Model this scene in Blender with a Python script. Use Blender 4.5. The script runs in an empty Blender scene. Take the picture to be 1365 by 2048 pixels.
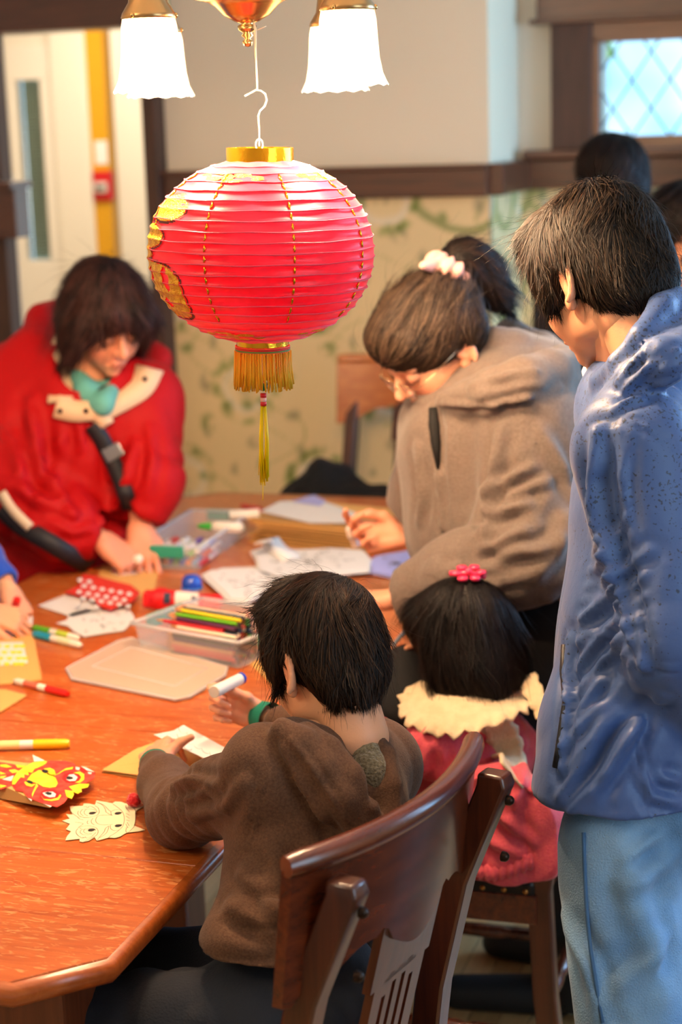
import bpy, bmesh, math, random, time
import numpy as np
import openvdb
from mathutils import Matrix, Vector
random.seed(7); rng = np.random.default_rng(7)
S = bpy.context.scene
COL = S.collection
PI = math.pi
# ------------------------------------------------------------------ camera
FPX, PITCH, ROLL, YAW, CAMH = 3520.0, 12.4, 1.8, 18.0, 1.77
def _rz(a): c, s = math.cos(a), math.sin(a); return np.array([[c,-s,0],[s,c,0],[0,0,1.0]])
def _rx(a): c, s = math.cos(a), math.sin(a); return np.array([[1.0,0,0],[0,c,-s],[0,s,c]])
def _ry(a): c, s = math.cos(a), math.sin(a); return np.array([[c,0,s],[0,1.0,0],[-s,0,c]])
R_ = math.radians
CM = _rz(R_(YAW)) @ _rx(R_(90-PITCH)) @ _rz(R_(-ROLL)); CO = np.array([0,0,CAMH])
cam = bpy.data.objects.new('camera', bpy.data.cameras.new('camera')); COL.objects.link(cam)
m4 = np.eye(4); m4[:3,:3] = CM; m4[:3,3] = CO
cam.matrix_world = Matrix(m4.tolist())
cam.data.sensor_fit = 'VERTICAL'; cam.data.sensor_height = 36.0; cam.data.lens = FPX*36.0/2048
cam.data.clip_start = 0.05; cam.data.clip_end = 100
cam.data.dof.use_dof = True; cam.data.dof.focus_distance = 2.45; cam.data.dof.aperture_fstop = 3.3
S.camera = cam
def P(px, py, d):            # point seen at pixel (px,py), d metres along the lens axis
    return CO + CM @ np.array([(px-682.5)/FPX*d, -(py-1024)/FPX*d, -d])
def HIT(px, py, ax, val):    # where the sight line meets the plane  axis = val
    v = CM @ np.array([(px-682.5)/FPX, -(py-1024)/FPX, -1.0]); return CO + v*((val-CO[ax])/v[ax])
def ZP(px, py, z): return HIT(px, py, 2, z)
# ------------------------------------------------------------------ world + light
S.view_settings.view_transform = 'Standard'; S.view_settings.look = 'None'
S.view_settings.exposure = 0.22; S.view_settings.gamma = 1.0; S.view_settings.use_curve_mapping = False
w = bpy.data.worlds.new('world'); S.world = w; w.use_nodes = True
nt = w.node_tree; bg = nt.nodes['Background']
tc = nt.nodes.new('ShaderNodeTexCoord'); nz = nt.nodes.new('ShaderNodeTexNoise'); nz.inputs['Scale'].default_value = 9.0; nz.inputs['Detail'].default_value = 3
cr = nt.nodes.new('ShaderNodeValToRGB'); cr.color_ramp.elements[0].position = .42; cr.color_ramp.elements[1].position = .6
cr.color_ramp.elements[0].color = (.32,.66,.92,1); cr.color_ramp.elements[1].color = (.85,.97,1.0,1)
nt.links.new(tc.outputs['Generated'], nz.inputs['Vector']); nt.links.new(nz.outputs['Fac'], cr.inputs['Fac']); nt.links.new(cr.outputs['Color'], bg.inputs['Color'])
bg.inputs['Strength'].default_value = 1.9
def area(name, loc, target, sx, sy, power, color):
    l = bpy.data.lights.new(name, 'AREA'); l.shape = 'RECTANGLE'; l.size = sx; l.size_y = sy; l.energy = power; l.color = color
    o = bpy.data.objects.new(name, l); COL.objects.link(o); o.location = loc
    o.rotation_euler = (Vector(target)-Vector(loc)).to_track_quat('-Z', 'Y').to_euler(); return o
area('daylight_bay_window', (1.45, 4.6, 1.65), (-1.0, 4.3, 1.0), 2.2, 1.3, 95, (.28,.58,1.0))
area('daylight_side_window', (1.5, 1.2, 1.8), (-.9, 2.2, .8), 1.6, 1.3, 16, (.55,.77,1.0))
area('ceiling_fill', (-.9, 2.2, 2.62), (-.9, 2.6, 0), 2.6, 3.4, 20, (1.0,.74,.50))  # unseen fill panel spread under the ceiling, added to lift overall brightness
area('hallway_fill', (-3.0, 6.4, 2.6), (-3.0, 6.4, 0), .8, .8, 26, (1.0,.88,.72))  # warm fill added to offset the blue cast in the hallway
area('front_fill', (-2.4, .6, 2.5), (-2.0, 5.5, 1.4), 1.2, .8, 26, (1.0,.78,.55))  # invisible warm fill added to brighten the far wall, no lamp stands here
# ------------------------------------------------------------------ helpers
def C(h):
    h = h.lstrip('#'); c = [int(h[i:i+2],16)/255 for i in (0,2,4)]
    return tuple([x/12.92 if x <= .04045 else ((x+.055)/1.055)**2.4 for x in c])+(1.0,)
MATS = {}
def mat(name, col, rough=.6, metal=0, bump=0, bscale=60, spec=.5, noise=None, nscale=8, trans=0, alpha=1, emit=0, emitc=None, sheen=0, sss=0, stretch=(1,1,1), coat=0, attr=None, transl=0, ior=1.45):
    if name in MATS: return MATS[name]
    m = bpy.data.materials.new(name); m.use_nodes = True; n = m.node_tree; b = n.nodes['Principled BSDF']; L = n.links.new
    c = C(col) if isinstance(col, str) else col
    b.inputs['Base Color'].default_value = c; b.inputs['Roughness'].default_value = rough; b.inputs['Metallic'].default_value = metal
    b.inputs['Specular IOR Level'].default_value = spec; b.inputs['IOR'].default_value = ior
    b.inputs['Transmission Weight'].default_value = trans; b.inputs['Alpha'].default_value = alpha
    b.inputs['Sheen Weight'].default_value = sheen; b.inputs['Sheen Roughness'].default_value = .4
    b.inputs['Coat Weight'].default_value = coat; b.inputs['Coat Roughness'].default_value = .12
    if sss: b.inputs['Subsurface Weight'].default_value = sss; b.inputs['Subsurface Radius'].default_value = (.012,.005,.003); b.inputs['Subsurface Scale'].default_value = 1.0
    if emit: b.inputs['Emission Color'].default_value = C(emitc) if emitc else c; b.inputs['Emission Strength'].default_value = emit
    src = None
    if noise or bump:
        t = n.nodes.new('ShaderNodeTexCoord'); mp = n.nodes.new('ShaderNodeMapping'); mp.inputs['Scale'].default_value = stretch; L(t.outputs['Object'], mp.inputs['Vector'])
    if attr:
        a = n.nodes.new('ShaderNodeVertexColor'); a.layer_name = attr; src = a.outputs['Color']
    if noise:
        q = n.nodes.new('ShaderNodeTexNoise'); q.inputs['Scale'].default_value = nscale; q.inputs['Detail'].default_value = 5; L(mp.outputs['Vector'], q.inputs['Vector'])
        r = n.nodes.new('ShaderNodeValToRGB'); r.color_ramp.elements[0].position = .38; r.color_ramp.elements[1].position = .62
        r.color_ramp.elements[0].color = c; r.color_ramp.elements[1].color = C(noise); L(q.outputs['Fac'], r.inputs['Fac'])
        if src is not None:
            mx = n.nodes.new('ShaderNodeMixRGB'); mx.blend_type = 'MULTIPLY'; mx.inputs['Fac'].default_value = 1; L(src, mx.inputs[1]); L(r.outputs['Color'], mx.inputs[2]); src = mx.outputs['Color']
        else: src = r.outputs['Color']
    if src is not None: L(src, b.inputs['Base Color'])
    if bump:
        q = n.nodes.new('ShaderNodeTexNoise'); q.inputs['Scale'].default_value = bscale; q.inputs['Detail'].default_value = 4; L(mp.outputs['Vector'], q.inputs['Vector'])
        bu = n.nodes.new('ShaderNodeBump'); bu.inputs['Strength'].default_value = bump; bu.inputs['Distance'].default_value = .004; L(q.outputs['Fac'], bu.inputs['Height']); L(bu.outputs['Normal'], b.inputs['Normal'])
    if transl:
        tr = n.nodes.new('ShaderNodeBsdfTranslucent'); ms = n.nodes.new('ShaderNodeMixShader'); ms.inputs['Fac'].default_value = transl
        tr.inputs['Color'].default_value = c
        if src is not None: L(src, tr.inputs['Color'])
        L(b.outputs['BSDF'], ms.inputs[1]); L(tr.outputs['BSDF'], ms.inputs[2]); L(ms.outputs['Shader'], n.nodes['Material Output'].inputs['Surface'])
    MATS[name] = m; return m
def wood(name, c1, c2, axis=0, scale=1.0, rough=.35, fleck=None, coat=.3, bump=.15):
    if name in MATS: return MATS[name]
    m = bpy.data.materials.new(name); m.use_nodes = True; n = m.node_tree; b = n.nodes['Principled BSDF']; L = n.links.new
    t = n.nodes.new('ShaderNodeTexCoord'); mp = n.nodes.new('ShaderNodeMapping'); s = [26*scale]*3; s[axis] = 1.3*scale; mp.inputs['Scale'].default_value = s
    L(t.outputs['Object'], mp.inputs['Vector'])
    q = n.nodes.new('ShaderNodeTexNoise'); q.inputs['Scale'].default_value = 3; q.inputs['Detail'].default_value = 7; q.inputs['Roughness'].default_value = .65; q.inputs['Distortion'].default_value = .5; L(mp.outputs['Vector'], q.inputs['Vector'])
    r = n.nodes.new('ShaderNodeValToRGB'); r.color_ramp.elements[0].position = .3; r.color_ramp.elements[1].position = .7
    r.color_ramp.elements[0].color = C(c1); r.color_ramp.elements[1].color = C(c2); L(q.outputs['Fac'], r.inputs['Fac']); out = r.outputs['Color']
    if fleck:
        mp2 = n.nodes.new('ShaderNodeMapping'); s2 = [70.0]*3; s2[axis] = 150.0 if False else 34.0; s2[1-axis if axis < 2 else 0] = 120.0; mp2.inputs['Scale'].default_value = s2; mp2.inputs['Rotation'].default_value = (0,0,.25)
        L(t.outputs['Object'], mp2.inputs['Vector'])
        q2 = n.nodes.new('ShaderNodeTexNoise'); q2.inputs['Scale'].default_value = 1; q2.inputs['Detail'].default_value = 2; q2.inputs['Distortion'].default_value = 1.2; L(mp2.outputs['Vector'], q2.inputs['Vector'])
        r2 = n.nodes.new('ShaderNodeValToRGB'); r2.color_ramp.elements[0].position = .57; r2.color_ramp.elements[1].position = .66; L(q2.outputs['Fac'], r2.inputs['Fac'])
        q3 = n.nodes.new('ShaderNodeTexNoise'); q3.inputs['Scale'].default_value = 4; L(t.outputs['Object'], q3.inputs['Vector'])
        mm = n.nodes.new('ShaderNodeMath'); mm.operation = 'MULTIPLY'; L(r2.outputs['Color'], mm.inputs[0]); L(q3.outputs['Fac'], mm.inputs[1])
        mx = n.nodes.new('ShaderNodeMixRGB'); L(mm.outputs[0], mx.inputs['Fac']); L(out, mx.inputs[1]); mx.inputs[2].default_value = C(fleck); out = mx.outputs['Color']
    L(out, b.inputs['Base Color']); b.inputs['Roughness'].default_value = rough; b.inputs['Coat Weight'].default_value = coat; b.inputs['Coat Roughness'].default_value = .22
    bu = n.nodes.new('ShaderNodeBump'); bu.inputs['Strength'].default_value = bump; bu.inputs['Distance'].default_value = .002; L(q.outputs['Fac'], bu.inputs['Height']); L(bu.outputs['Normal'], b.inputs['Normal'])
    MATS[name] = m; return m
def link_mesh(name, V, Fs, m, parent=None, smooth=True, vcol=None, auto=None):
    me = bpy.data.meshes.new(name); V = np.asarray(V, float)
    if isinstance(Fs, np.ndarray):
        k = Fs.shape[1]; me.vertices.add(len(V)); me.vertices.foreach_set('co', V.ravel().astype(np.float32))
        me.loops.add(Fs.size); me.loops.foreach_set('vertex_index', Fs.ravel().astype(np.int32))
        me.polygons.add(len(Fs)); me.polygons.foreach_set('loop_start', np.arange(0, Fs.size, k, dtype=np.int32)); me.polygons.foreach_set('loop_total', np.full(len(Fs), k, np.int32))
        me.update(calc_edges=True)
    else:
        me.from_pydata(V.tolist(), [], Fs); me.update()
    ms = m if isinstance(m, list) else [m]
    for x in ms: me.materials.append(x)
    if smooth: me.polygons.foreach_set('use_smooth', [True]*len(me.polygons))
    if auto is not None: me.set_sharp_from_angle(angle=R_(auto))
    if vcol is not None:
        a = me.color_attributes.new('Col', 'FLOAT_COLOR', 'POINT'); vc = np.ones((len(V),4), np.float32); vc[:,:3] = vcol; a.data.foreach_set('color', vc.ravel())
    o = bpy.data.objects.new(name, me); COL.objects.link(o)
    if parent is not None: o.parent = parent
    return o
def tag(o, label=None, cat=None, group=None, kind=None):
    if label: o['label'] = label
    if cat: o['category'] = cat
    if group: o['group'] = group
    if kind: o['kind'] = kind
    return o
def thing(name, label, cat, loc=(0,0,0), rot=0, group=None):
    o = bpy.data.objects.new(name, None); COL.objects.link(o); o.location = tuple(loc); o.empty_display_size = .05
    o.rotation_euler = rot if isinstance(rot, tuple) else (0,0,rot)
    return tag(o, label, cat, group)
def copy_tree(o, parent=None):
    c = o.copy(); COL.objects.link(c)
    if parent is not None: c.parent = parent
    for ch in list(o.children): copy_tree(ch, c)
    return c
class MB:
    def __init__(s): s.V = []; s.F = []; s.m = []; s.cur = 0
    def add(s, V, Fs, M=None):
        b = len(s.V)
        for v in V:
            v = np.asarray(v, float)
            if M is not None: v = M[:3,:3] @ v + M[:3,3]
            s.V.append(v)
        for f in Fs: s.F.append([b+i for i in f]); s.m.append(s.cur)
        return s
    def box(s, c, d, bev=0, M=None, rz=0):
        bm = bmesh.new(); bmesh.ops.create_cube(bm, size=1)
        for v in bm.verts: v.co.x *= d[0]; v.co.y *= d[1]; v.co.z *= d[2]
        if bev: bmesh.ops.bevel(bm, geom=bm.edges[:], offset=bev, segments=2, affect='EDGES', profile=.6)
        rr = _rz(rz); bm.verts.index_update()
        V = [rr @ np.array(v.co)+np.array(c) for v in bm.verts]; Fs = [[v.index for v in f.verts] for f in bm.faces]; bm.free()
        return s.add(V, Fs, M)
    def tube(s, pts, r, n=8, caps=True, M=None, sq=None):
        pts = [np.asarray(p, float) for p in pts]; k = len(pts); r = [r]*k if np.isscalar(r) else r
        V = []; up = None
        for i in range(k):
            t = pts[min(i+1,k-1)]-pts[max(i-1,0)]; t = t/(np.linalg.norm(t)+1e-12)
            if up is None: up = np.array([0,0,1.]) if abs(t[2]) < .9 else np.array([1.,0,0])
            up = up-t*np.dot(up,t); up /= np.linalg.norm(up)+1e-12; sd = np.cross(t, up)
            for j in range(n):
                a = 2*PI*j/n; V.append(pts[i]+r[i]*(math.cos(a)*sd*(sq or 1)+math.sin(a)*up))
        Fs = [[i*n+j, i*n+(j+1)%n, (i+1)*n+(j+1)%n, (i+1)*n+j] for i in range(k-1) for j in range(n)]
        if caps: Fs.append(list(range(n))[::-1]); Fs.append([(k-1)*n+j for j in range(n)])
        return s.add(V, Fs, M)
    def lathe(s, prof, n=24, M=None, caps=False):
        V = []; k = len(prof)
        for r, z in prof:
            for j in range(n): a = 2*PI*j/n; V.append((r*math.cos(a), r*math.sin(a), z))
        Fs = [[i*n+j, i*n+(j+1)%n, (i+1)*n+(j+1)%n, (i+1)*n+j] for i in range(k-1) for j in range(n)]
        if caps: Fs.append(list(range(n))[::-1]); Fs.append([(k-1)*n+j for j in range(n)])
        return s.add(V, Fs, M)
    def prism(s, poly, z0, z1, M=None):
        k = len(poly); V = [(x,y,z0) for x,y in poly]+[(x,y,z1) for x,y in poly]
        Fs = [list(range(k))[::-1], list(range(k,2*k))]+[[i,(i+1)%k,k+(i+1)%k,k+i] for i in range(k)]
        return s.add(V, Fs, M)
    def build(s, name, m, parent=None, smooth=False, auto=None):
        o = link_mesh(name, s.V, s.F, m, parent, smooth or auto is not None, auto=auto)
        if isinstance(m, list): o.data.polygons.foreach_set('material_index', s.m)
        return o
def TM(loc=(0,0,0), R=None):
    M = np.eye(4); M[:3,3] = loc
    if R is not None: M[:3,:3] = R
    return M
def frame(fwd, up=(0,0,1)):
    """columns: x right, y forward, z up"""
    f = np.asarray(fwd, float); f = f/np.linalg.norm(f); u = np.asarray(up, float); r = np.cross(f, u); r /= np.linalg.norm(r); u = np.cross(r, f)
    return np.stack([r, f, u], 1)
# smooth value noise
_T = rng.random((32,32,32)).astype(np.float32)*2-1
def vnoise(p, sc=1.0, seed=0):
    q = np.asarray(p)*sc+seed*7.31+100; i = np.floor(q).astype(int); f = q-i; f = f*f*(3-2*f); i &= 31; j = (i+1) & 31
    def g(a,b,c): return _T[a,b,c]
    x0,y0,z0 = i[...,0],i[...,1],i[...,2]; x1,y1,z1 = j[...,0],j[...,1],j[...,2]; fx,fy,fz = f[...,0],f[...,1],f[...,2]
    return ((g(x0,y0,z0)*(1-fx)+g(x1,y0,z0)*fx)*(1-fy)+(g(x0,y1,z0)*(1-fx)+g(x1,y1,z0)*fx)*fy)*(1-fz)+((g(x0,y0,z1)*(1-fx)+g(x1,y0,z1)*fx)*(1-fy)+(g(x0,y1,z1)*(1-fx)+g(x1,y1,z1)*fx)*fy)*fz
# ------------------------------------------------------------------ sculpting volume (signed distances -> one closed surface)
class Vol:
    def __init__(s, lo, hi, h):
        s.lo = np.array(lo, float); s.h = h; s.n = np.ceil((np.array(hi)-s.lo)/h).astype(int)+1; s.d = np.full(tuple(s.n), .05, np.float32)
    def _sub(s, lo, hi):
        a = np.clip(np.floor((np.array(lo)-s.lo)/s.h).astype(int), 0, s.n); b = np.clip(np.ceil((np.array(hi)-s.lo)/s.h).astype(int)+1, 0, s.n)
        if (b-a).min() <= 0: return None, None
        g = np.stack(np.meshgrid(*[s.lo[i]+s.h*np.arange(a[i], b[i]) for i in range(3)], indexing='ij'), -1).astype(np.float32)
        return (slice(a[0],b[0]), slice(a[1],b[1]), slice(a[2],b[2])), g
    def _put(s, sl, d, k, op):
        o = s.d[sl]
        if op == 'add':
            if k > 0: hh = np.clip(.5+.5*(o-d)/k, 0, 1); s.d[sl] = o*(1-hh)+d*hh-k*hh*(1-hh)
            else: s.d[sl] = np.minimum(o, d)
        else:
            if k > 0: hh = np.clip(.5-.5*(o+d)/k, 0, 1); s.d[sl] = o*(1-hh)-d*hh+k*hh*(1-hh)
            else: s.d[sl] = np.maximum(o, -d)
    def cone(s, a, b, ra, rb, k=.012, op='add', flat=None, fl=1.0):
        a = np.asarray(a, float); b = np.asarray(b, float); r = max(ra, rb)+k+.03
        sl, g = s._sub(np.minimum(a,b)-r, np.maximum(a,b)+r)
        if sl is None: return s
        pa = g-a; ba = b-a
        if flat is not None:      # squash across direction `flat`
            f = np.asarray(flat, float); f = f/np.linalg.norm(f); pa = pa+(1/fl-1)*(pa@f)[...,None]*f; ba = ba+(1/fl-1)*np.dot(ba,f)*f
        t = np.clip((pa@ba)/(ba@ba+1e-12), 0, 1); d = np.linalg.norm(pa-t[...,None]*ba, axis=-1)-(ra+(rb-ra)*t)
        if flat is not None: d = d*min(1, fl+.25*(1-fl))
        s._put(sl, d, k, op); return s
    def chain(s, pts, rs, k=.012, **kw):
        for i in range(len(pts)-1): s.cone(pts[i], pts[i+1], rs[i], rs[i+1], k, **kw)
        return s
    def ell(s, c, r, R=None, k=.012, op='add'):
        c = np.asarray(c, float); r = np.asarray(r, float); m = r.max()+k+.02; sl, g = s._sub(c-m, c+m)
        if sl is None: return s
        p = g-c
        if R is not None: p = p@R
        q = np.linalg.norm(p/r, axis=-1); q2 = np.linalg.norm(p/(r*r), axis=-1)+1e-9; d = q*(q-1)/q2
        s._put(sl, d, k, op); return s
    def box(s, c, hs, R=None, rad=.005, k=.005, op='add'):
        c = np.asarray(c, float); hs = np.asarray(hs, float); m = np.linalg.norm(hs)+rad+k+.02; sl, g = s._sub(c-m, c+m)
        if sl is None: return s
        p = g-c
        if R is not None: p = p@R
        q = np.abs(p)-hs; d = np.linalg.norm(np.maximum(q,0), axis=-1)+np.minimum(q.max(-1),0)-rad
        s._put(sl, d, k, op); return s
    def cut(s, c, n, rad=None, k=.004):      # remove what lies beyond the plane, within rad of c
        c = np.asarray(c, float); n = np.asarray(n, float); n = n/np.linalg.norm(n); r = rad or 9
        sl, g = s._sub(c-r, c+r)
        if sl is None: return s
        p = g-c; d = -(p@n)
        if rad: d = np.maximum(d, np.linalg.norm(p, axis=-1)-rad)
        s._put(sl, d, k, 'sub'); return s
    def mesh(s):
        g = openvdb.FloatGrid(background=.05); g.copyFromArray(np.ascontiguousarray(np.clip(s.d, -.05, .05)))
        g.transform = openvdb.createLinearTransform(voxelSize=s.h)
        r = g.convertToQuads(isovalue=0.0) if hasattr(g, 'convertToQuads') else g.convertToPolygons(isovalue=0.0)[::2]
        V, Q = np.array(r[0], float)+s.lo, np.array(r[1])
        return V, Q[:, ::-1].copy()
    def sample(s, p):
        q = (p-s.lo)/s.h; q = np.clip(q, 0, s.n-1.001); i = q.astype(int); f = q-i; x,y,z = i.T; fx,fy,fz = f.T; d = s.d
        return ((d[x,y,z]*(1-fx)+d[x+1,y,z]*fx)*(1-fy)+(d[x,y+1,z]*(1-fx)+d[x+1,y+1,z]*fx)*fy)*(1-fz)+((d[x,y,z+1]*(1-fx)+d[x+1,y,z+1]*fx)*(1-fy)+(d[x,y+1,z+1]*(1-fx)+d[x+1,y+1,z+1]*fx)*fy)*fz
    def grad(s, p):
        e = s.h; g = np.stack([s.sample(p+np.eye(3)[i]*e)-s.sample(p-np.eye(3)[i]*e) for i in range(3)], 1)
        return g/(np.linalg.norm(g, axis=1, keepdims=True)+1e-9)
def _ray(v, px, py, d0=1.6, d1=5.4):
    d = np.arange(d0, d1, .003); p = np.stack([P(px, py, 1.0)-CO])*d[:,None]+CO; ok = ((p > v.lo+v.h) & (p < v.lo+(v.n-2)*v.h)).all(1)
    if not ok.any(): return None
    p = p[ok]; s = v.sample(p); i = np.nonzero(s < 0)[0]; return p[i[0]] if len(i) else None
def on(v, px, py, off=0.0, dflt=2.5):      # point on the sculpted surface along a sight line, lifted towards the viewer
    q = _ray(v, px, py); q = P(px, py, dflt) if q is None else q; u = CO-q; return q+u/np.linalg.norm(u)*off
def normals(V, Q):
    n = np.cross(V[Q[:,2]]-V[Q[:,0]], V[Q[:,3]]-V[Q[:,1]]); N = np.zeros_like(V)
    for i in range(4): np.add.at(N, Q[:,i], n)
    return N/(np.linalg.norm(N, axis=1, keepdims=True)+1e-12)
def relax(V, Q, it=2):
    for _ in range(it):
        A = np.zeros_like(V); c = np.zeros(len(V))
        for i in range(4):
            for j in ((i+1)%4, (i+3)%4): np.add.at(A, Q[:,i], V[Q[:,j]]); np.add.at(c, Q[:,i], 1)
        V = V*.4+.6*A/np.maximum(c,1)[:,None]
    return V
def merge(parts):
    V = []; Q = []; b = 0
    for v, q in parts: V.append(v); Q.append(q+b); b += len(v)
    return np.concatenate(V), np.concatenate(Q)
def segd(V, a, b):
    a = np.asarray(a, float); b = np.asarray(b, float); ba = b-a; t = np.clip(((V-a)@ba)/(ba@ba), 0, 1); return np.linalg.norm(V-a-t[:,None]*ba, axis=1), t
def creases(V, N, lines):      # pressed-in folds with raised lips: (points, width, depth); a pixel pair is carried along its sight line onto the cloth
    o = np.zeros(len(V)); q = (V-CO)@CM; X = np.stack([682.5+FPX*q[:,0]/-q[:,2], 1024-FPX*q[:,1]/-q[:,2]], 1); dep = -q[:,2]
    def snap(p):
        if len(p) == 3: return np.asarray(p, float)
        for r in (7, 14, 30, 60):
            i = np.nonzero(np.abs(X-np.array(p)).max(1) < r)[0]
            if len(i): return V[i[np.argmin(dep[i])]]
        return None
    for pts, wd, dp in lines:
        pts = [snap(p) for p in pts]; pts = [p for p in pts if p is not None]
        if len(pts) < 2: continue
        d = np.full(len(V), 9.0); tt = np.zeros(len(V)); K = len(pts)-1
        for i in range(K):
            e, t = segd(V, pts[i], pts[i+1]); tt = np.where(e < d, (i+t)/K, tt); d = np.minimum(d, e)
        d = d+vnoise(V, 40)*wd*.25; fade = np.sin(np.clip(tt,.04,.96)*PI)**.5
        o += (-dp*np.exp(-(d/wd)**2)+.75*dp*np.exp(-((d-2.0*wd)/(1.1*wd))**2))*fade
    return V+N*o[:,None]
def ripples(V, N, a, b, amp, lam, t0=.5, tw=.4, seed=0, rad=.12):   # rings of bunched cloth across a limb
    a = np.asarray(a, float); b = np.asarray(b, float); d, t = segd(V, a, b); L = np.linalg.norm(b-a)
    ph = t*L/lam*2*PI+vnoise(V, 9, seed)*3.5; w = np.exp(-((t-t0)/tw)**2)*np.clip((rad-d)/.03, 0, 1)*(.55+.6*vnoise(V, 14, seed+3))
    w = w*np.clip(.5+1.2*vnoise(V, 7, seed+9), 0, 1); return V+N*(amp*w*(1-np.abs(np.sin(ph/2))*2))[:,None]
def softfold(V, N, amp, sc, seed=0, direction=None):
    p = V.copy()
    if direction is not None: d = np.asarray(direction, float); d /= np.linalg.norm(d); p = p-.82*(p@d)[:,None]*d
    n = vnoise(p+.02*vnoise(V, 8, seed+1)[:,None], sc, seed); r = 1-2*np.abs(n); return V+N*(amp*(r-.3))[:,None]
# ------------------------------------------------------------------ the setting
WB = 5.5; FX = -1.262
plaster = mat('plaster', '#e4d0b0', .8, bump=.15, bscale=30); cream = mat('cream_paint', '#e6dccb', .6)
trimw = wood('dark_trim', '#3d1d0e', '#5f3018', 0, 1.0, .38); trimv = wood('dark_trim_upright', '#38200f', '#553221', 2, 1.0, .6, coat=0)
def struct(name, mb, m, parent=None, **k):
    o = mb.build(name, m, parent, **k)
    if parent is None: o['kind'] = 'structure'
    return o
zr1 = HIT(680,334,1,WB)[2]; zr0 = HIT(680,397,1,WB)[2]
xdl = HIT(20,200,1,WB)[0]; xdr0 = HIT(306,300,1,WB)[0]; xdr1 = HIT(333,300,1,WB)[0]; zlint = HIT(150,62,1,WB)[2]
b = MB().box(((xdr1+FX)/2, WB+.06, (zr1+2.7)/2), (FX-xdr1, .12, 2.7-zr1)); b.box(((-5+xdl-.07)/2, WB+.06, (zr1+2.7)/2), (5+xdl-.07, .12, 2.7-zr1)); b.box(((xdl+xdr1)/2, WB+.06, (zlint+.2+2.7)/2), (xdr1-xdl, .12, 2.7-zlint-.2))
wall_back = struct('wall_back', b, plaster)
# wallpaper: flat printed pattern painted per vertex (garlands, wreaths, leaf sprigs)
def paper_cols(u, v, k=0):
    p = np.stack([u, v, u*0+k], 1); base = np.array(C('#e2c38c')[:3]); g1 = np.array(C('#5e7420')[:3]); g2 = np.array(C('#808a38')[:3]); g3 = np.array(C('#8d7f5c')[:3]); wh = np.array(C('#e2d8c2')[:3])
    c = np.tile(base, (len(u),1)); c *= (1+.05*vnoise(p, 6, 2))[:,None]
    def lay(mask, col, s=1.0):
        nonlocal c
        mk = (np.clip(mask,0,1)*s)[:,None]; c = c*(1-mk)+col*mk
    n = vnoise(p, 26, 5)+.5*vnoise(p, 60, 6); n2 = vnoise(p, 48, 9); u = u+.012*vnoise(p, 14, 3); v = v+.012*vnoise(p, 13, 4)
    W, Hh = .50, .62
    for row in range(6):
        off = (row%2)*W/2; vv = v-row*Hh/2+.04
        uu = ((u+off+W/2) % W)-W/2
        r = np.hypot(uu, vv-.02)
        lay(np.clip(1.2-np.abs(r-.105)/.020, 0, 1)*np.clip(n*2.2+.45, 0, 1), g2 if row%2 else g1, .8)      # wreath
        lay(np.clip(1.2-np.abs(r-.072)/.014, 0, 1), wh, .5); lay(np.clip(1.3-r/.03, 0, 1)*(n2 > -.1), g3, .5)
        for kk in range(13):
            a = kk*.9+row; q_ = .8+.45*math.sin(kk*2.3); cx, cy = .18*math.cos(a)*q_, .15*math.sin(a)*q_+.02; R = np.hypot((uu-cx)*1.3*(1+.4*math.sin(a)), (vv-cy)*(1+.3*math.cos(a)))
            lay(np.clip(1.4-R/.022, 0, 1)*(n2 > -.35), g1 if kk%3 else g3, .75)
        lay(np.clip(1.2-np.abs(uu-.20*np.sin(vv*11+row))/.006, 0, 1)*(np.abs(vv) < .26), g2, .5)   # stems
    lay(np.clip(1.2-np.abs(np.hypot((((u+.25)%.5)-.25)*1.0, (v-(zr0))*1.3)-.14)/.02, 0, 1)*(v < zr0), g1, .75)                                # garland under the rail
    return c
def wallpaper(name, p0, p1, z0, z1, k):
    p0 = np.array(p0); p1 = np.array(p1); L = np.linalg.norm(p1-p0); nu, nv = int(L/.009)+1, int((z1-z0)/.009)+1
    s, t = np.meshgrid(np.linspace(0,1,nu), np.linspace(0,1,nv), indexing='ij'); s = s.ravel(); t = t.ravel()
    V = np.stack([p0[0]+s*(p1[0]-p0[0]), p0[1]+s*(p1[1]-p0[1]), z0+t*(z1-z0)], 1); i = np.arange(nu*nv).reshape(nu, nv)
    Q = np.stack([i[:-1,:-1], i[1:,:-1], i[1:,1:], i[:-1,1:]], -1).reshape(-1,4)
    m = mat('wallpaper', '#ffffff', .75, attr='Col')
    return link_mesh('wallpaper', V, Q, m, wall_back if k == 0 else None, False, paper_cols(s*L+k*.3, V[:,2], k))
wallpaper('wallpaper', (xdr1, WB-.004), (FX, WB-.004), 0, zr0+.02, 0)
b = MB().box(((xdr1+FX)/2, WB+.06, zr0/2), (FX-xdr1, .12, zr0)); b.box(((-5+xdl-.07)/2, WB+.06, zr1/2), (5+xdl-.07, .12, zr1)); b.build('lower_wall', cream, wall_back)
struct('trim_1', MB().box(((xdr1+FX)/2, WB-.02, (zr0+zr1)/2), (FX-xdr1, .05, zr1-zr0), .006).box(((xdr1+FX)/2, WB-.03, zr1-.006), (FX-xdr1, .075, .014), .004), trimw)
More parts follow.
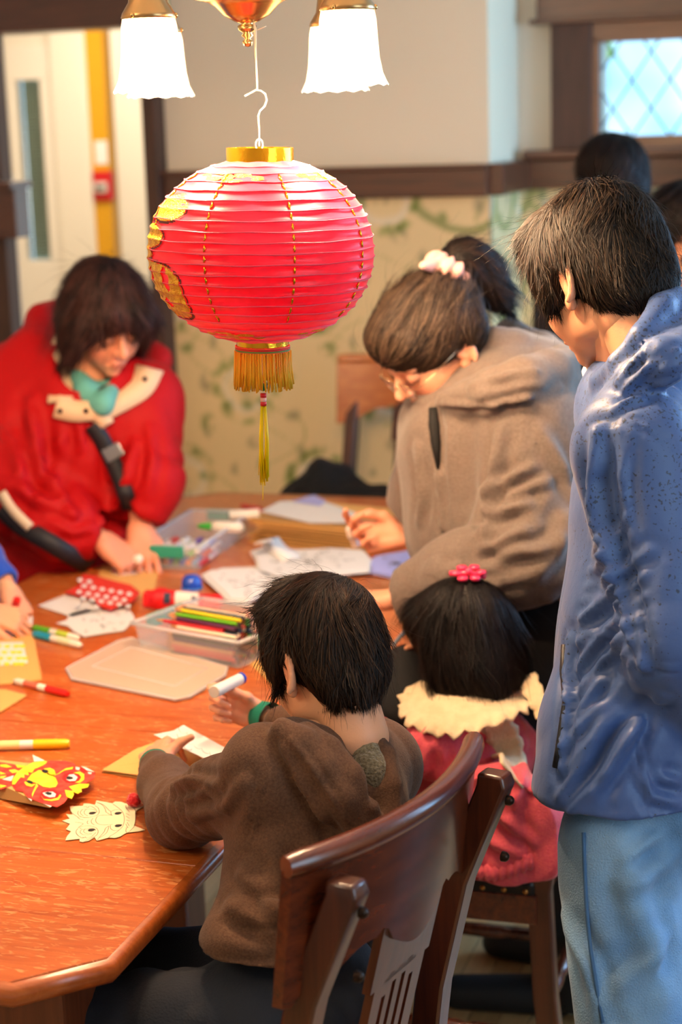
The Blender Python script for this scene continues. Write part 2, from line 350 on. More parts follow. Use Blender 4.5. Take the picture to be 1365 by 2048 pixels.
# return wall and window bay
WW = 5.96; XR = 1.6
b = MB().box((FX-.06, (WB+WW)/2+.12, (zr1+2.7)/2), (.12, WW-WB-.002, 2.7-zr1)); wr = struct('wall_return', b, plaster)
MB().box((FX-.06, (WB+WW)/2+.12, zr0/2), (.12, WW-WB-.002, zr0)).build('lower_wall', cream, wr)
wp = wallpaper('wallpaper', (FX+.004, WB), (FX+.004, WW), 0, zr0+.02, 1); wp.parent = wr
struct('trim_2', MB().box((FX+.02, (WB+WW)/2, (zr0+zr1)/2), (.05, WW-WB, zr1-zr0), .006), wood('dark_trim_return', '#3d1d0e', '#5f3018', 1, 1.0, .38))
a0 = HIT(1204,76,1,WW); a1 = HIT(1204,276,1,WW); wx0 = a0[0]; wx1 = wx0+1.25; wz1 = a0[2]; wz0 = a1[2]
b = MB().box(((FX+wx0)/2, WW+.06, 1.35), (wx0-FX, .12, 2.7)).box(((wx0+wx1)/2, WW+.06, (wz1+2.7)/2), (wx1-wx0, .12, 2.7-wz1)).box(((wx0+wx1)/2, WW+.06, wz0/2), (wx1-wx0, .12, wz0)).box(((wx1+XR)/2, WW+.06, 1.35), (XR-wx1, .12, 2.7))
wwin = struct('wall_window', b, mat('plaster_light', '#dcd0bb', .8, bump=.15, bscale=30))
wp = wallpaper('wallpaper', (FX, WW-.004), (XR, WW-.004), 0, zr0+.02, 2); wp.parent = wwin
xc = HIT(1106,200,1,WW)[0]
struct('trim_3', MB().box(((FX+XR)/2, WW-.02, (zr0+zr1)/2), (XR-FX, .05, zr1-zr0), .006), trimw)
win = thing('window_1', None, None, (0,0,0)); win['kind'] = 'structure'
zc = HIT(1106,40,1,WW)[2]; zs = HIT(1100,300,1,WW)[2]
MB().box(((xc+wx0)/2-.01, WW-.035, (zs+zc)/2), (wx0-xc-.03, .05, zc-zs), .005).box((wx1+.07, WW-.035, (zs+zc)/2), (.14, .05, zc-zs), .005).build('side_casing', trimv, win)
MB().box(((xc+wx1)/2+.03, WW-.04, zc+.055), (wx1-xc+.14, .06, .13), .005).box(((xc+wx1)/2+.03, WW-.05, zc-.008), (wx1-xc+.18, .085, .016), .004).build('head_casing', trimw, win)
MB().box(((xc+wx1)/2+.03, WW-.06, zs-.012), (wx1-xc+.22, .12, .028), .006).build('sill', trimw, win)
fr = MB(); fw = .035
for (cx, cz, sx, sz) in (((wx0+wx1)/2, wz1+fw/2, wx1-wx0+2*fw, fw+.03), ((wx0+wx1)/2, wz0-fw/2, wx1-wx0+2*fw, fw+.01), (wx0-fw/2, (wz0+wz1)/2, fw, wz1-wz0), (wx1+fw/2, (wz0+wz1)/2, fw, wz1-wz0)): fr.box((cx, WW-.012, cz), (sx, .05, sz), .004)
fr.build('sash', wood('sash_wood', '#5a2f17', '#7a4526', 0, 1, .4), win)
MB().box(((wx0+wx1)/2, WW+.01, (wz0+wz1)/2), (wx1-wx0, .004, wz1-wz0)).build('pane', mat('window_glass', '#e8f6ff', .02, trans=1, ior=1.02), win)
dw = .125; dh = dw*1.45; lead = mat('lead_came', '#4a6a80', .5, .3); cm = MB()
for s in (1,-1):
    for k in range(-4, 20):
        x0 = wx0-.4+k*dw; pts = []
        z0 = wz0; x1 = x0; xt = x0+s*(wz1-wz0)/dh*dw
        A = np.array([x0, wz0]); B = np.array([xt, wz1])
        t = [0,1]
        for e in (wx0, wx1):
            pass
        t0, t1 = 0.0, 1.0; dx = B[0]-A[0]
        ta, tb = (wx0-A[0])/dx, (wx1-A[0])/dx; lo_, hi_ = min(ta,tb), max(ta,tb); t0 = max(t0, lo_); t1 = min(t1, hi_)
        if t1 <= t0: continue
        a_, b_ = A+(B-A)*t0, A+(B-A)*t1; cm.tube([(a_[0], WW+.005, a_[1]), (b_[0], WW+.005, b_[1])], .0035, 6)
cm.build('diamond_leading', lead, win)
# right wall (out of frame), side of the bay, with a wide opening that lets the day in
b = MB().box((XR+.06, 2.33, .45), (.12, 7.5, .9)).box((XR+.06, 2.33, 2.5), (.12, 7.5, .4)).box((XR+.06, 5.85, 1.6), (.12, .44, 1.4)).box((XR+.06, 2.5, 1.6), (.12, 1.6, 1.4)).box((XR+.06, -.6, 1.6), (.12, 1.6, 1.4)); struct('wall_right', b, plaster)
struct('wall_rear', MB().box((-.9, -1.46, 1.35), (5.2, .12, 2.7)), plaster); struct('wall_left', MB().box((-3.42, 2.04, 1.35), (.12, 6.9, 2.7)), plaster)
struct('ceiling', MB().box((-1.7, 3.05, 2.76), (7.4, 9.1, .1)), mat('ceiling_paint', '#e8dfcf', .85))
# floor boards
floor = struct('floor', MB().box((-1.7, 2.9, -.03), (6.7, 8.2, .04)), mat('subfloor', '#3b2614', .8))
fm = [wood('floor_board_%d' % i, *c, axis=1, scale=.8, rough=.42) for i, c in enumerate((('#a8865a','#c09a68'),('#9c7a4e','#b79060'),('#b08c60','#c8a474')))]
bm0 = [MB().box((0,0,-.005), (.058, 2.4, .012), .0015).build('plank', x) for x in fm]
for o in bm0: bpy.data.objects.remove(bpy.data.objects[o.name]) if False else None
k = 0
for i in range(34):
    for j in range(3):
        src = bm0[(i*5+j*2) % 3]; o = src if k < 3 and False else src.copy(); COL.objects.link(o); o.parent = floor; o.location = (-1.9+i*.06, 1.3+j*2.403+(i%4)*.37-.5, .001-.001*((i+j)%2)*.5); k += 1
for o in bm0: bpy.data.objects.remove(o)
# doorway at the left, hallway beyond
dz = 2.45
d = thing('door_1', None, None); d['kind'] = 'structure'
MB().box(((xdr0+xdr1)/2, WB-.01, zlint/2), (xdr1-xdr0, .14, zlint), .005).build('jamb', trimv, d)
xp0 = HIT(-26,50,1,WB)[0]
MB().box(((xp0+xdl)/2-.03, WB-.005, zlint/2), (xdl-xp0, .08, zlint), .005).build('jamb', trimv, d)
MB().box(((xp0+xdr1)/2-.1, WB-.015, zlint+.10), (xdr1-xp0+.25, .15, .20), .005).build('lintel', trimw, d)
for nm, rc in (('trim_4', (-60,372,34,477)),):
    a = HIT(rc[0],rc[1],1,5.35); c_ = HIT(rc[2],rc[3],1,5.35); struct(nm, MB().box(((a[0]+c_[0])/2, 5.40, (a[2]+c_[2])/2), (c_[0]-a[0], .10, a[2]-c_[2]), .006).box(((a[0]+c_[0])/2, 5.38, a[2]), (c_[0]-a[0]+.03, .16, .022), .005), trimw)
WH = 7.2
xh0 = HIT(0,300,1,WH)[0]-1.0; X = lambda px: HIT(px, 300, 1, WH)[0]
b = MB().box(((X(232)+X(420)+.6)/2, WH+.05, 1.35), (X(420)+.6-X(232), .1, 2.7)); hall = struct('wall_hall', b, cream)
MB().box(((X(176)+X(220))/2, WH+.03, 1.35), (X(220)-X(176), .1, 2.7)).build('yellow_post', mat('mustard_paint', '#d59a10', .55), hall)
MB().box(((X(155)+X(182))/2-.04, WH+.02, 1.35), (.17, .12, 2.7), .01).build('door_casing', cream, hall)
struct('wall_hall_left', MB().box((X(20)-.7, WH+.05, 1.35), (1.4, .1, 2.7)), cream)
struct('wall_hall_side', MB().box((-4.3, 6.4, 1.35), (.1, 1.7, 2.7)).box((-1.45, 6.6, 1.35), (.1, 1.2, 2.7)), cream)
struct('floor_hall', MB().box((-2.8, 6.5, -.02), (2.6, 1.9, .03)), mat('hall_floor', '#8a6a42', .5))
dd = thing('door_2', None, None); dd['kind'] = 'structure'; mx0, mx1 = HIT(25,300,1,WH)[0]-.04, X(141)-.02; zt = HIT(70,92,1,WH)[2]; mz1 = HIT(60,160,1,WH)[2]; mz0 = HIT(80,520,1,WH)[2]; gx0, gx1 = HIT(42,300,1,WH)[0], HIT(90,300,1,WH)[0]
fm_ = MB(); wht = mat('white_door_paint', '#e9e0d2', .5)
fm_.box(((mx0+mx1)/2, WH+.01, (zt+mz1)/2), (mx1-mx0, .05, zt-mz1), .004).box(((mx0+mx1)/2, WH+.01, mz0/2), (mx1-mx0, .05, mz0), .004).box(((gx1+mx1)/2, WH+.01, (mz0+mz1)/2), (mx1-gx1, .05, mz1-mz0), .004).box(((gx0+mx0)/2, WH+.01, (mz0+mz1)/2), (gx0-mx0, .05, mz1-mz0), .004)
fm_.build('door_frame', wht, dd)
MB().box(((mx0+mx1)/2, WH+.03, (zt+2.7)/2), (mx1-mx0+.2, .06, 2.7-zt)).build('head_panel', cream, dd)
g = MB()
for i in range(9): g.box((gx0+(gx1-gx0)*i/8, WH+.012, (mz0+mz1)/2), (.004, .004, mz1-mz0))
for i in range(52): g.box(((gx0+gx1)/2, WH+.012, mz0+(mz1-mz0)*i/51), (gx1-gx0, .004, .004))
o = g.build('wire_mesh', mat('mesh_wire', '#5d6350', .5, .4), dd); o['kind'] = 'stuff'
MB().box(((gx0+gx1)/2, WH+.06, (mz0+mz1)/2), (gx1-gx0, .01, mz1-mz0)).build('backing', mat('mesh_backing', '#b9cdbd', .6), dd)
# fire alarm pull station and the notice above it
a = HIT(206,372,1,WH-.02)
t = thing('fire_alarm', 'red fire alarm pull box on the yellow edge of the hallway wall', 'fire alarm', (a[0], WH-.0, a[2]))
MB().box((0,-.012,0), (.085,.05,.13), .01).build('housing', mat('alarm_red', '#c4121a', .4), t)
MB().box((0,-.045,-.005), (.06,.015,.045), .005).build('pull_handle', mat('alarm_white', '#cfc8c0', .4), t, )
MB().box((0,-.054,-.005), (.04,.008,.014), .003).build('grip', mat('alarm_dark', '#3c3338', .4), t)
a = HIT(203,305,1,WH-.02)
o = MB().box((a[0], WH-.022, a[2]), (.06,.004,.10), .001).build('wall_notice', mat('notice_paper', '#ece6e0', .7)); tag(o, 'small white notice on the hallway wall above the red alarm box', 'notice')
# something green beyond the window: a garden shrub outside the bay
def outdoor_tree(nm, c, r, label, col, n=260):
    t = thing(nm, label, 'tree', (c[0], c[1], 0)); MB().tube([(0,0,0),(.05,0,c[2]*.6),(0,0,c[2])], [.09,.07,.03], 8).build('trunk', mat('bark', '#4a3a2a', .9), t)
    V = []; Fq = []
    for i in range(n):
        p = rng.normal(size=3); p = p/np.linalg.norm(p)*r*(.5+.5*rng.random()); p[2] *= .8; p[2] += c[2]; f = frame(rng.normal(size=3), rng.normal(size=3)); s_ = .09+.06*rng.random(); k_ = len(V)
        V += [p+f@np.array(q)*s_ for q in ((-1,0,0),(-.3,.6,.1),(.9,0,0),(-.3,-.6,.1))]; Fq.append([k_,k_+1,k_+2,k_+3])
    o = link_mesh('foliage', V, Fq, mat('leaf_'+col[1:], col, .6, transl=.4), t, False); o['kind'] = 'stuff'
outdoor_tree('garden_tree', (-2.35, 11.2, 2.55), .85, 'pale green tree seen through the leaded window at its left edge', '#a8c46a')
outdoor_tree('garden_tree', (-.2, 13.0, 2.0), 1.1, 'bluish green tree seen low through the leaded window', '#7fb0a8')
# ------------------------------------------------------------------ table
TZ = .75; TX0, TX1 = -1.955, -.92; YS = [1.756, 2.15, 2.66, 3.17, 3.68, 4.19, 4.62]
oak = wood('oak_top', '#a2430a', '#cb6a2a', 0, 1.0, .34, fleck='#f0b070', coat=.35, bump=.12)
oaks = wood('oak_side', '#5e2a0e', '#7d3c18', 0, 1.0, .4); oakv = wood('oak_leg', '#5a2a10', '#7a4020', 2, 1.0, .45)
table = thing('dining_table', 'long oak dining table with clipped corners covered in paper crafts', 'table', ((TX0+TX1)/2, (YS[0]+YS[-1])/2, 0)); tl = np.array(table.location)
e = .012; ch = .095
for i in range(6):
    y0, y1 = YS[i]+(.0013 if i else e), YS[i+1]-(.0013 if i < 5 else e); x0, x1 = TX0+e, TX1-e
    if i == 0: poly = [(x0+ch,y0),(x1-ch,y0),(x1,y0+ch),(x1,y1),(x0,y1),(x0,y0+ch)]
    elif i == 5: poly = [(x0,y0),(x1,y0),(x1,y1-ch),(x1-ch,y1),(x0+ch,y1),(x0,y1-ch)]
    else: poly = [(x0,y0),(x1,y0),(x1,y1),(x0,y1)]
    poly = [(p[0]-tl[0], p[1]-tl[1]) for p in poly]
    o = MB().prism(poly, TZ-.03, TZ-(.0004 if i%2 else 0)).build('table_leaf', oak, table)
    bv = o.modifiers.new('b', 'BEVEL'); bv.width = .0012; bv.segments = 1
x0, x1, y0, y1 = TX0, TX1, YS[0], YS[-1]
per = [(x0+ch,y0),(x1-ch,y0),(x1,y0+ch),(x1,y1-ch),(x1-ch,y1),(x0+ch,y1),(x0,y1-ch),(x0,y0+ch)]
prof = [(0,0),(.008,-.0015),(.0125,-.006),(.0145,-.015),(.0125,-.024),(.007,-.030),(0,-.032)]
V = []; n = len(per)
def inset(i, dist):
    p = np.array(per[i]); a = np.array(per[i-1]); c_ = np.array(per[(i+1)%n]); d1 = (p-a)/np.linalg.norm(p-a); d2 = (c_-p)/np.linalg.norm(c_-p); n1 = np.array([d1[1],-d1[0]]); n2 = np.array([d2[1],-d2[0]]); nb = (n1+n2)/(1+n1@n2); return p+nb*dist
for i in range(n):
    for (o_, z_) in prof: q = inset(i, o_-.0128); V.append((q[0]-tl[0], q[1]-tl[1], TZ+z_))
k = len(prof); Fs = [[i*k+j, ((i+1)%n)*k+j, ((i+1)%n)*k+j+1, i*k+j+1] for i in range(n) for j in range(k-1)]
link_mesh('edge_moulding', V, Fs, wood('oak_edge', '#9a4612', '#b96026', 0, 1, .3, coat=.5), table, True, auto=50)
ap = MB(); i_ = .10
for (a, b_) in (((x0+i_+.05,y0+i_),(x1-i_-.05,y0+i_)), ((x0+i_+.05,y1-i_),(x1-i_-.05,y1-i_)), ((x0+i_,y0+i_),(x0+i_,y1-i_)), ((x1-i_,y0+i_),(x1-i_,y1-i_))):
    c_ = ((a[0]+b_[0])/2-tl[0], (a[1]+b_[1])/2-tl[1], TZ-.075); o = MB().box(c_, (max(abs(b_[0]-a[0]),.022), max(abs(b_[1]-a[1]),.022), .085), .003).build('apron', oaks, table)
for (lx, ly) in ((x0+.12,y0+.13),(x1-.12,y0+.13),(x0+.12,y1-.13),(x1-.12,y1-.13),((x0+x1)/2,(y0+y1)/2)):
    MB().box((lx-tl[0], ly-tl[1], (TZ-.032)/2), (.105,.105,TZ-.033), .006).build('leg', oakv, table)
# ------------------------------------------------------------------ T-back chairs
chw = wood('chair_oak', '#3f170a', '#6a2c12', 0, .8, .26, coat=.7, bump=.1); chv = wood('chair_oak_upright', '#36140a', '#562610', 2, .8, .32, coat=.5, bump=.1)
leather = mat('black_leather', '#0b0a0a', .38, bump=.25, bscale=90); brass_nail = mat('brass_nail', '#a8763c', .3, .9); screwm = mat('dark_screw', '#2e2018', .35, .8)
def make_chair(label, loc, rot, wood_a=None, group=None):
    A = wood_a or chw; t = thing('dining_chair', label, 'chair', loc, rot, group)
    def arc(x, y0=-.262, bow=.05, hw=.229): return y0-bow*(1-(x/hw)**2)
    # curved back panel, scalloped lower edge
    nx, nz = 40, 12; V = []
    def lowz(x): u = abs(x)/.229; return .805-.020*math.cos(u*PI*2.2)*(1 if u < .9 else .6)-.012*(u > .93)+(.012 if .28 < u < .36 else 0)
    for sd in (0, 1):
        for i in range(nx+1):
            x = -.229+.458*i/nx; z0, z1 = lowz(x), .955
            for j in range(nz+1):
                z = z0+(z1-z0)*j/nz; V.append((x, arc(x)-.007+(.0 if sd else .014)-(z-.8)*.12, z))
    I = lambda s_, i, j: s_*(nx+1)*(nz+1)+i*(nz+1)+j; Fs = []
    for i in range(nx):
        for j in range(nz): Fs += [[I(0,i,j),I(0,i,j+1),I(0,i+1,j+1),I(0,i+1,j)], [I(1,i,j),I(1,i+1,j),I(1,i+1,j+1),I(1,i,j+1)]]
        Fs += [[I(0,i,0),I(0,i+1,0),I(1,i+1,0),I(1,i,0)], [I(0,i,nz),I(1,i,nz),I(1,i+1,nz),I(0,i+1,nz)]]
    for j in range(nz): Fs += [[I(0,0,j),I(1,0,j),I(1,0,j+1),I(0,0,j+1)], [I(0,nx,j),I(0,nx,j+1),I(1,nx,j+1),I(1,nx,j)]]
    link_mesh('back_panel', V, Fs, A, t, True, auto=40)
    pts = [(x, arc(x)-.0205, .962) for x in np.linspace(-.231, .231, 26)]
    MB().tube(pts, [.013]+[.0155]*24+[.013], 10, sq=1.0).build('crest_roll', A, t, auto=60)
    for s in (-1, 1):
        yo = arc(.19)-.045
        m = MB(); path = [(.198,-.25,0),(.196,-.222,.25),(.193,-.212,.45),(.191,-.235,.62),(.189,-.275,.78),(.188,yo-.012,.925)]
        prv = None; V = []
        for (px, py, pz) in path: V += [(s*px-.017, py-.021, pz), (s*px+.017, py-.021, pz), (s*px+.017, py+.021, pz), (s*px-.017, py+.021, pz)]
        V += [(s*.188-.015, yo-.028, .941), (s*.188+.015, yo-.028, .941), (s*.188+.015, yo+.008, .941), (s*.188-.015, yo+.008, .941)]
        k = len(V)//4; Fs = [[4*i+j, 4*i+(j+1)%4, 4*i+4+(j+1)%4, 4*i+4+j] for i in range(k-1) for j in range(4)]+[[3,2,1,0], [4*k-4,4*k-3,4*k-2,4*k-1]]
        o = link_mesh('back_post', V, Fs, chv, t, True, auto=40); bv = o.modifiers.new('b','BEVEL'); bv.width = .004; bv.segments = 2; bv.limit_method = 'ANGLE'
        for zz, ys in ((.905, yo-.032), (.825, yo-.024)):
            M = TM((s*.188, ys, zz), _rx(PI/2)); MB().lathe([(0,.006),(.004,.005),(.0065,.002),(.007,-.004)], 10, M).build('screw', screwm, t, smooth=True)
    # splat with four slots
    V = []; sp = MB(); ys = lambda z: -.215-(z-.45)*.25
    def slat(xa, xb, z0, z1, xa2=None, xb2=None):
        xa2 = xa if xa2 is None else xa2; xb2 = xb if xb2 is None else xb2
        V = [(xa,ys(z0)-.006,z0),(xb,ys(z0)-.006,z0),(xb,ys(z0)+.006,z0),(xa,ys(z0)+.006,z0),(xa2,ys(z1)-.006,z1),(xb2,ys(z1)-.006,z1),(xb2,ys(z1)+.006,z1),(xa2,ys(z1)+.006,z1)]
        sp.add(V, [[0,1,2,3][::-1],[4,5,6,7],[0,1,5,4],[1,2,6,5],[2,3,7,6],[3,0,4,7]])
    xs = [-.075,-.040,-.030,-.017,-.007,.007,.017,.030,.040,.075]
    for i in range(0, 10, 2): slat(xs[i]*(.85 if i==0 else 1), xs[i+1]*(.85 if i==8 else 1), .50, .735+(.0 if i in (0,8) else .01))
    slat(-.064,.064,.44,.50); slat(-.075,.075,.735,.84)
    for i in range(4): slat(xs[2*i+1], xs[2*i+2], .715+.012*min(i,3-i), .74)
    sp.build('splat', chv, t)
    # seat
    V = Vol((-.25,-.26,.40), (.25,.24,.50), .006)
    V.box((0,-.0,.452), (.205,.198,.012), rad=.010, k=.0); V.ell((0,0,.462), (.19,.18,.018), k=.02)
    v, q = V.mesh(); link_mesh('seat', v, q, leather, t)
    r_ = MB().box((0,.205,.42), (.40,.022,.055), .003).box((0,-.20,.42), (.37,.022,.055), .003).box((-.206,0,.42), (.022,.42,.055), .003).box((.206,0,.42), (.022,.42,.055), .003); r_.build('seat_rail', A, t)
    nm = None
    for i in range(11):
        for s in (-1,1):
            if nm is None: nm = MB().lathe([(0,.0045),(.003,.004),(.0052,.0015),(.0055,0)], 8).build('nail_head', brass_nail, t, smooth=True); o = nm
            else: o = nm.copy(); COL.objects.link(o)
            o.location = (s*.2135, -.19+i*.038, .4535); o.rotation_euler = (0, s*PI/2*.8, 0)
    for s in (-1, 1): MB().lathe([(.015,0),(.013,.05),(.018,.12),(.015,.2),(.02,.3),(.022,.445)], 12, TM((s*.195,.195,0)), True).build('front_leg', chv, t, smooth=True)
    def turned(a, b_):
        a = np.array(a); b_ = np.array(b_); pts = [a+(b_-a)*u for u in (0,.1,.28,.33,.36,.40,.5,.60,.64,.67,.72,.9,1)]; MB().tube(pts, [.008,.009,.0125,.0125,.009,.0135,.0145,.0135,.009,.0125,.0125,.009,.008], 10).build('stretcher', chw, t, smooth=True)
    turned((.196,-.23,.17), (.195,.195,.17)); turned((-.196,-.23,.17), (-.195,.195,.17)); turned((-.195,.195,.25), (.195,.195,.25)); turned((-.196,-.222,.22), (.196,-.222,.22))
    return t
c1 = make_chair('dark oak T-back chair with curved back nearest the camera, under the boy', (-.857,2.014,0), R_(76.4))
c2 = make_chair('dark oak chair with black leather seat and brass nails, little girl sitting on it', (-.79,3.02,0), R_(91))
c3 = make_chair('orange-brown chair against the wallpapered wall beyond the far end of the table', (-1.45,4.86,0), R_(176), wood('chair_oak_light', '#a8521c', '#c87434', 0, .8, .3, coat=.5))
c3.scale = (1.1,1.1,1.1)
sb = HIT(1165,760,1,5.55); t = thing('sideboard', 'dark red-brown wooden sideboard below the leaded window', 'sideboard', (-.55,5.72,0))
MB().box((0,0,sb[2]/2-.01), (1.0,.42,sb[2]-.04), .006).build('cabinet_body', wood('sideboard_wood','#4a1608','#6a240f',2,1,.35), t); MB().box((0,-.01,sb[2]-.015), (1.06,.47,.03), .008).build('top_board', trimw, t)
for s in (-1,1):
    dr = MB().box((s*.25,-.217,sb[2]/2-.02), (.46,.02,sb[2]-.14), .006).build('door', wood('sideboard_door','#561c0b','#742a12',2,1,.35), t); MB().lathe([(0,.02),(.012,.015),(.006,0)], 10, TM((s*.05,-.228,sb[2]/2), _rx(PI/2))).build('knob', brass_nail, dr, smooth=True)
# ------------------------------------------------------------------ chandelier
gold = mat('brass', '#d6a868', .22, .95); goldd = mat('brass_socket', '#bd9460', .3, .9)
shade_m = mat('shade_glass', '#fff3dc', .35, transl=.55, emit=1.4, emitc='#fff0dc'); bulb_m = mat('bulb_glow', '#ffffff', .5, emit=30, emitc='#ffdfb0')
cc = P(500, 183, 2.58); zrim = P(305, 183, 2.42)[2]
ch_ = thing('chandelier', 'brass chandelier with four glowing bell-shaped glass shades above the table', 'chandelier', (cc[0], cc[1], zrim)); fin = P(491, 90, 2.5)
fz = fin[2]-zrim; fx_, fy_ = 0.0, 0.0
prof = [(0,fz),(.006,fz+.002),(.008,fz+.008),(.004,fz+.012),(.009,fz+.016),(.006,fz+.020),(.013,fz+.024),(.014,fz+.030),(.008,fz+.033),(.018,fz+.036),(.034,fz+.045),(.046,fz+.058),(.056,fz+.064),(.082,fz+.070),(.084,fz+.074),(.060,fz+.082),(.05,fz+.10),(.02,fz+.13),(.012,fz+.16),(.012,2.71-zrim),(.07,2.71-zrim)]
MB().lathe([(r*1.0, z) for r, z in prof], 32).build('stem_and_bowl', gold, ch_, smooth=True)
LAMPS = [P(305,183,2.42), P(700,183,2.38), P(322,190,2.78), P(672,188,2.75)]
for lp in LAMPS:
    q = np.array([lp[0]-cc[0], lp[1]-cc[1], 0.0]); u = q/np.linalg.norm(q)
    arm = [np.array([0,0,fz+.10])+u*.05, np.array([0,0,fz+.085])+u*.10, q*.93+np.array([0,0,fz+.15]), q+np.array([0,0,fz+.135]), q+np.array([0,0,.15])]
    MB().tube(arm, .007, 10).build('arm', gold, ch_, smooth=True)
    s = MB().lathe([(.012,.175),(.020,.165),(.024,.14),(.027,.118),(.036,.104),(.038,.098),(.036,.096)], 24, TM(q)).build('socket_cup', goldd, ch_, smooth=True)
    for a in (.3, 2.4, 4.5): MB().lathe([(0,.004),(.003,.002),(.003,-.002),(0,-.004)], 8, TM(q+np.array([.0375*math.cos(a), .0375*math.sin(a), .100]))).build('thumbscrew', gold, s, smooth=True)
    pr = [(.030,.100),(.036,.097),(.0385,.085),(.040,.06),(.042,.035),(.046,.015),(.0525,.0),(.0535,-.001),(.052,.0015),(.045,.016),(.040,.036),(.038,.06),(.0365,.085),(.034,.095)]
    sh = MB(); nn = 48; V = []
    for r, z in pr:
        for j in range(nn): a = 2*PI*j/nn; rr = r*(1+.014*math.cos(a*12)*max(0,(.06-z)/.06)); V.append((q[0]+rr*math.cos(a), q[1]+rr*math.sin(a), z+(.0015*math.cos(a*12) if z < .01 else 0)))
    sh.add(V, [[i*nn+j, i*nn+(j+1)%nn, (i+1)*nn+(j+1)%nn, (i+1)*nn+j] for i in range(len(pr)-1) for j in range(nn)]); sh.build('glass_shade', shade_m, ch_, smooth=True)
    MB().lathe([(0,.018),(.010,.022),(.016,.035),(.016,.05),(.010,.07),(.008,.09)], 16, TM(q)).build('bulb', bulb_m, ch_, smooth=True)
    l = bpy.data.lights.new('shade_lamp', 'POINT'); l.energy = 26; l.color = (1.0,.66,.38); l.shadow_soft_size = .022
    o = bpy.data.objects.new('shade_lamp', l); COL.objects.link(o); o.location = (lp[0], lp[1], zrim-.004)
# ------------------------------------------------------------------ lantern
lc = P(523, 502, 2.5); lan = thing('paper_lantern', 'round red ribbed lantern with gold character and yellow tassel hanging above the table', 'lantern', lc, (0, R_(1.6), 0))
a0_ = math.atan2(-lc[1], -lc[0])        # direction of the viewer as seen from the lantern
HZ, RR, hh = .126, .161, .1312; NR = 21
def lr(z, pl=1.0):
    base = RR*math.sqrt(max(0, 1-abs(z/hh)**2.15)); t = ribt(z)*NR; return base-pl*.0030*abs(math.sin(PI*t))**.8
_zz = np.linspace(-HZ, HZ, 400); _rr = RR*np.sqrt(np.maximum(0, 1-np.abs(_zz/hh)**2.15)); _aa = np.concatenate([[0], np.cumsum(np.hypot(np.diff(_zz), np.diff(_rr)))]); _aa = _aa/_aa[-1]*.55+(_zz+HZ)/(2*HZ)*.45
def ribt(z): return float(np.interp(z, _zz, _aa))
def ribz(t): return float(np.interp(t, _aa, _zz))
red = mat('lantern_satin', '#e80f38', .36, transl=.45, sheen=.4, noise='#f4365c', nscale=9, spec=.7)
ns, nt_ = NR*5, 144; V = []
for i in range(ns+1):
    z = ribz(i/ns)
    for j in range(nt_):
        a = 2*PI*j/nt_; sg = abs(math.cos(a*4+.5)); r = lr(z)+.0016*(1-sg)*math.sin(PI*ribt(z)*NR)**2-.0008*vnoise(np.array([a*3, z*30, 0.]), 1.5)
        V.append((r*math.cos(a), r*math.sin(a), z+.0006*math.sin(a*9+z*200)))
Q = np.array([[i*nt_+j, i*nt_+(j+1)%nt_, (i+1)*nt_+(j+1)%nt_, (i+1)*nt_+j] for i in range(ns) for j in range(nt_)]); link_mesh('fabric_shell', V, Q, red, lan)
m = MB()
for i in range(1, NR):
    z = ribz(i/NR); r = lr(z)+.0003; m.tube([(r*math.cos(a), r*math.sin(a), z+.0006*math.sin(a*9+z*200)) for a in np.linspace(0, 2*PI, 73)], .0009, 5, False)
m.build('rib', mat('lantern_rib', '#e8506a', .35, transl=.2), lan, smooth=True)['kind'] = 'stuff'
goldf = mat('gold_foil', '#e0a828', .16, .95, bump=.3, bscale=60); goldg = mat('gold_glitter', '#d98a10', .4, .55, bump=.9, bscale=400, noise='#f0b830', nscale=120)
MB().lathe([(.0455,HZ-.003),(.0475,HZ-.003),(.0475,HZ+.018),(.0455,HZ+.018),(.0455,HZ-.003)], 40).build('top_ring', goldf, lan, smooth=False, auto=40)
m = MB()
for a in (0, PI/2): m.tube([(.0455*math.cos(a), .0455*math.sin(a), HZ+.008), (0,0,HZ+.012), (-.0455*math.cos(a), -.0455*math.sin(a), HZ+.008)], .001, 6)
m.build('wire_cross', mat('pale_wire', '#d9c7a8', .3, .6), lan, smooth=True)
MB().lathe([(.036,-HZ+.003),(.0375,-HZ+.002),(.0375,-HZ-.008),(.036,-HZ-.008)], 40).build('bottom_ring', goldf, lan, auto=40)
for k, (c_, z_) in enumerate((('#e0522a',-.0095),('#c62a1c',-.0120),('#5e8a3a',-.0143),('#e0622a',-.0165))):
    MB().tube([(.0385*math.cos(a), .0385*math.sin(a), -HZ+z_) for a in np.linspace(0,2*PI,41)], .0014, 6, False).build('cord_band', mat('cord_%d'%k, c_, .6), lan, smooth=True)
yel = mat('yellow_thread', '#ffc82c', .6, transl=.45); yel2 = mat('tassel_thread', '#ffe000', .5, transl=.3)
m = MB()
for i in range(230):
    a = rng.random()*2*PI; L = .048+.008*rng.random(); r = .0375+.003*rng.random(); dr = .003*rng.normal(); sw = .02*rng.normal()
    m.tube([(r*math.cos(a), r*math.sin(a), -HZ-.016), ((r+.001)*math.cos(a+sw*.4), (r+.001)*math.sin(a+sw*.4), -HZ-.016-L*.5), ((r+.002+dr*.4)*math.cos(a+sw*2), (r+.002+dr*.4)*math.sin(a+sw*2), -HZ-.016-L)], .0011, 4, True)
m.build('fringe', yel, lan, smooth=True)['kind'] = 'stuff'
pz = lambda px, py: (lambda q: (Matrix.Rotation(R_(-1.6),3,'Y') @ Vector((P(px,py,2.5)-lc).tolist())))(0)
bz = pz(512, 782)[2]
m = MB().tube([(0,0,-HZ),(0,0,bz)], .0008, 6).build('hanging_thread', yel2, lan)
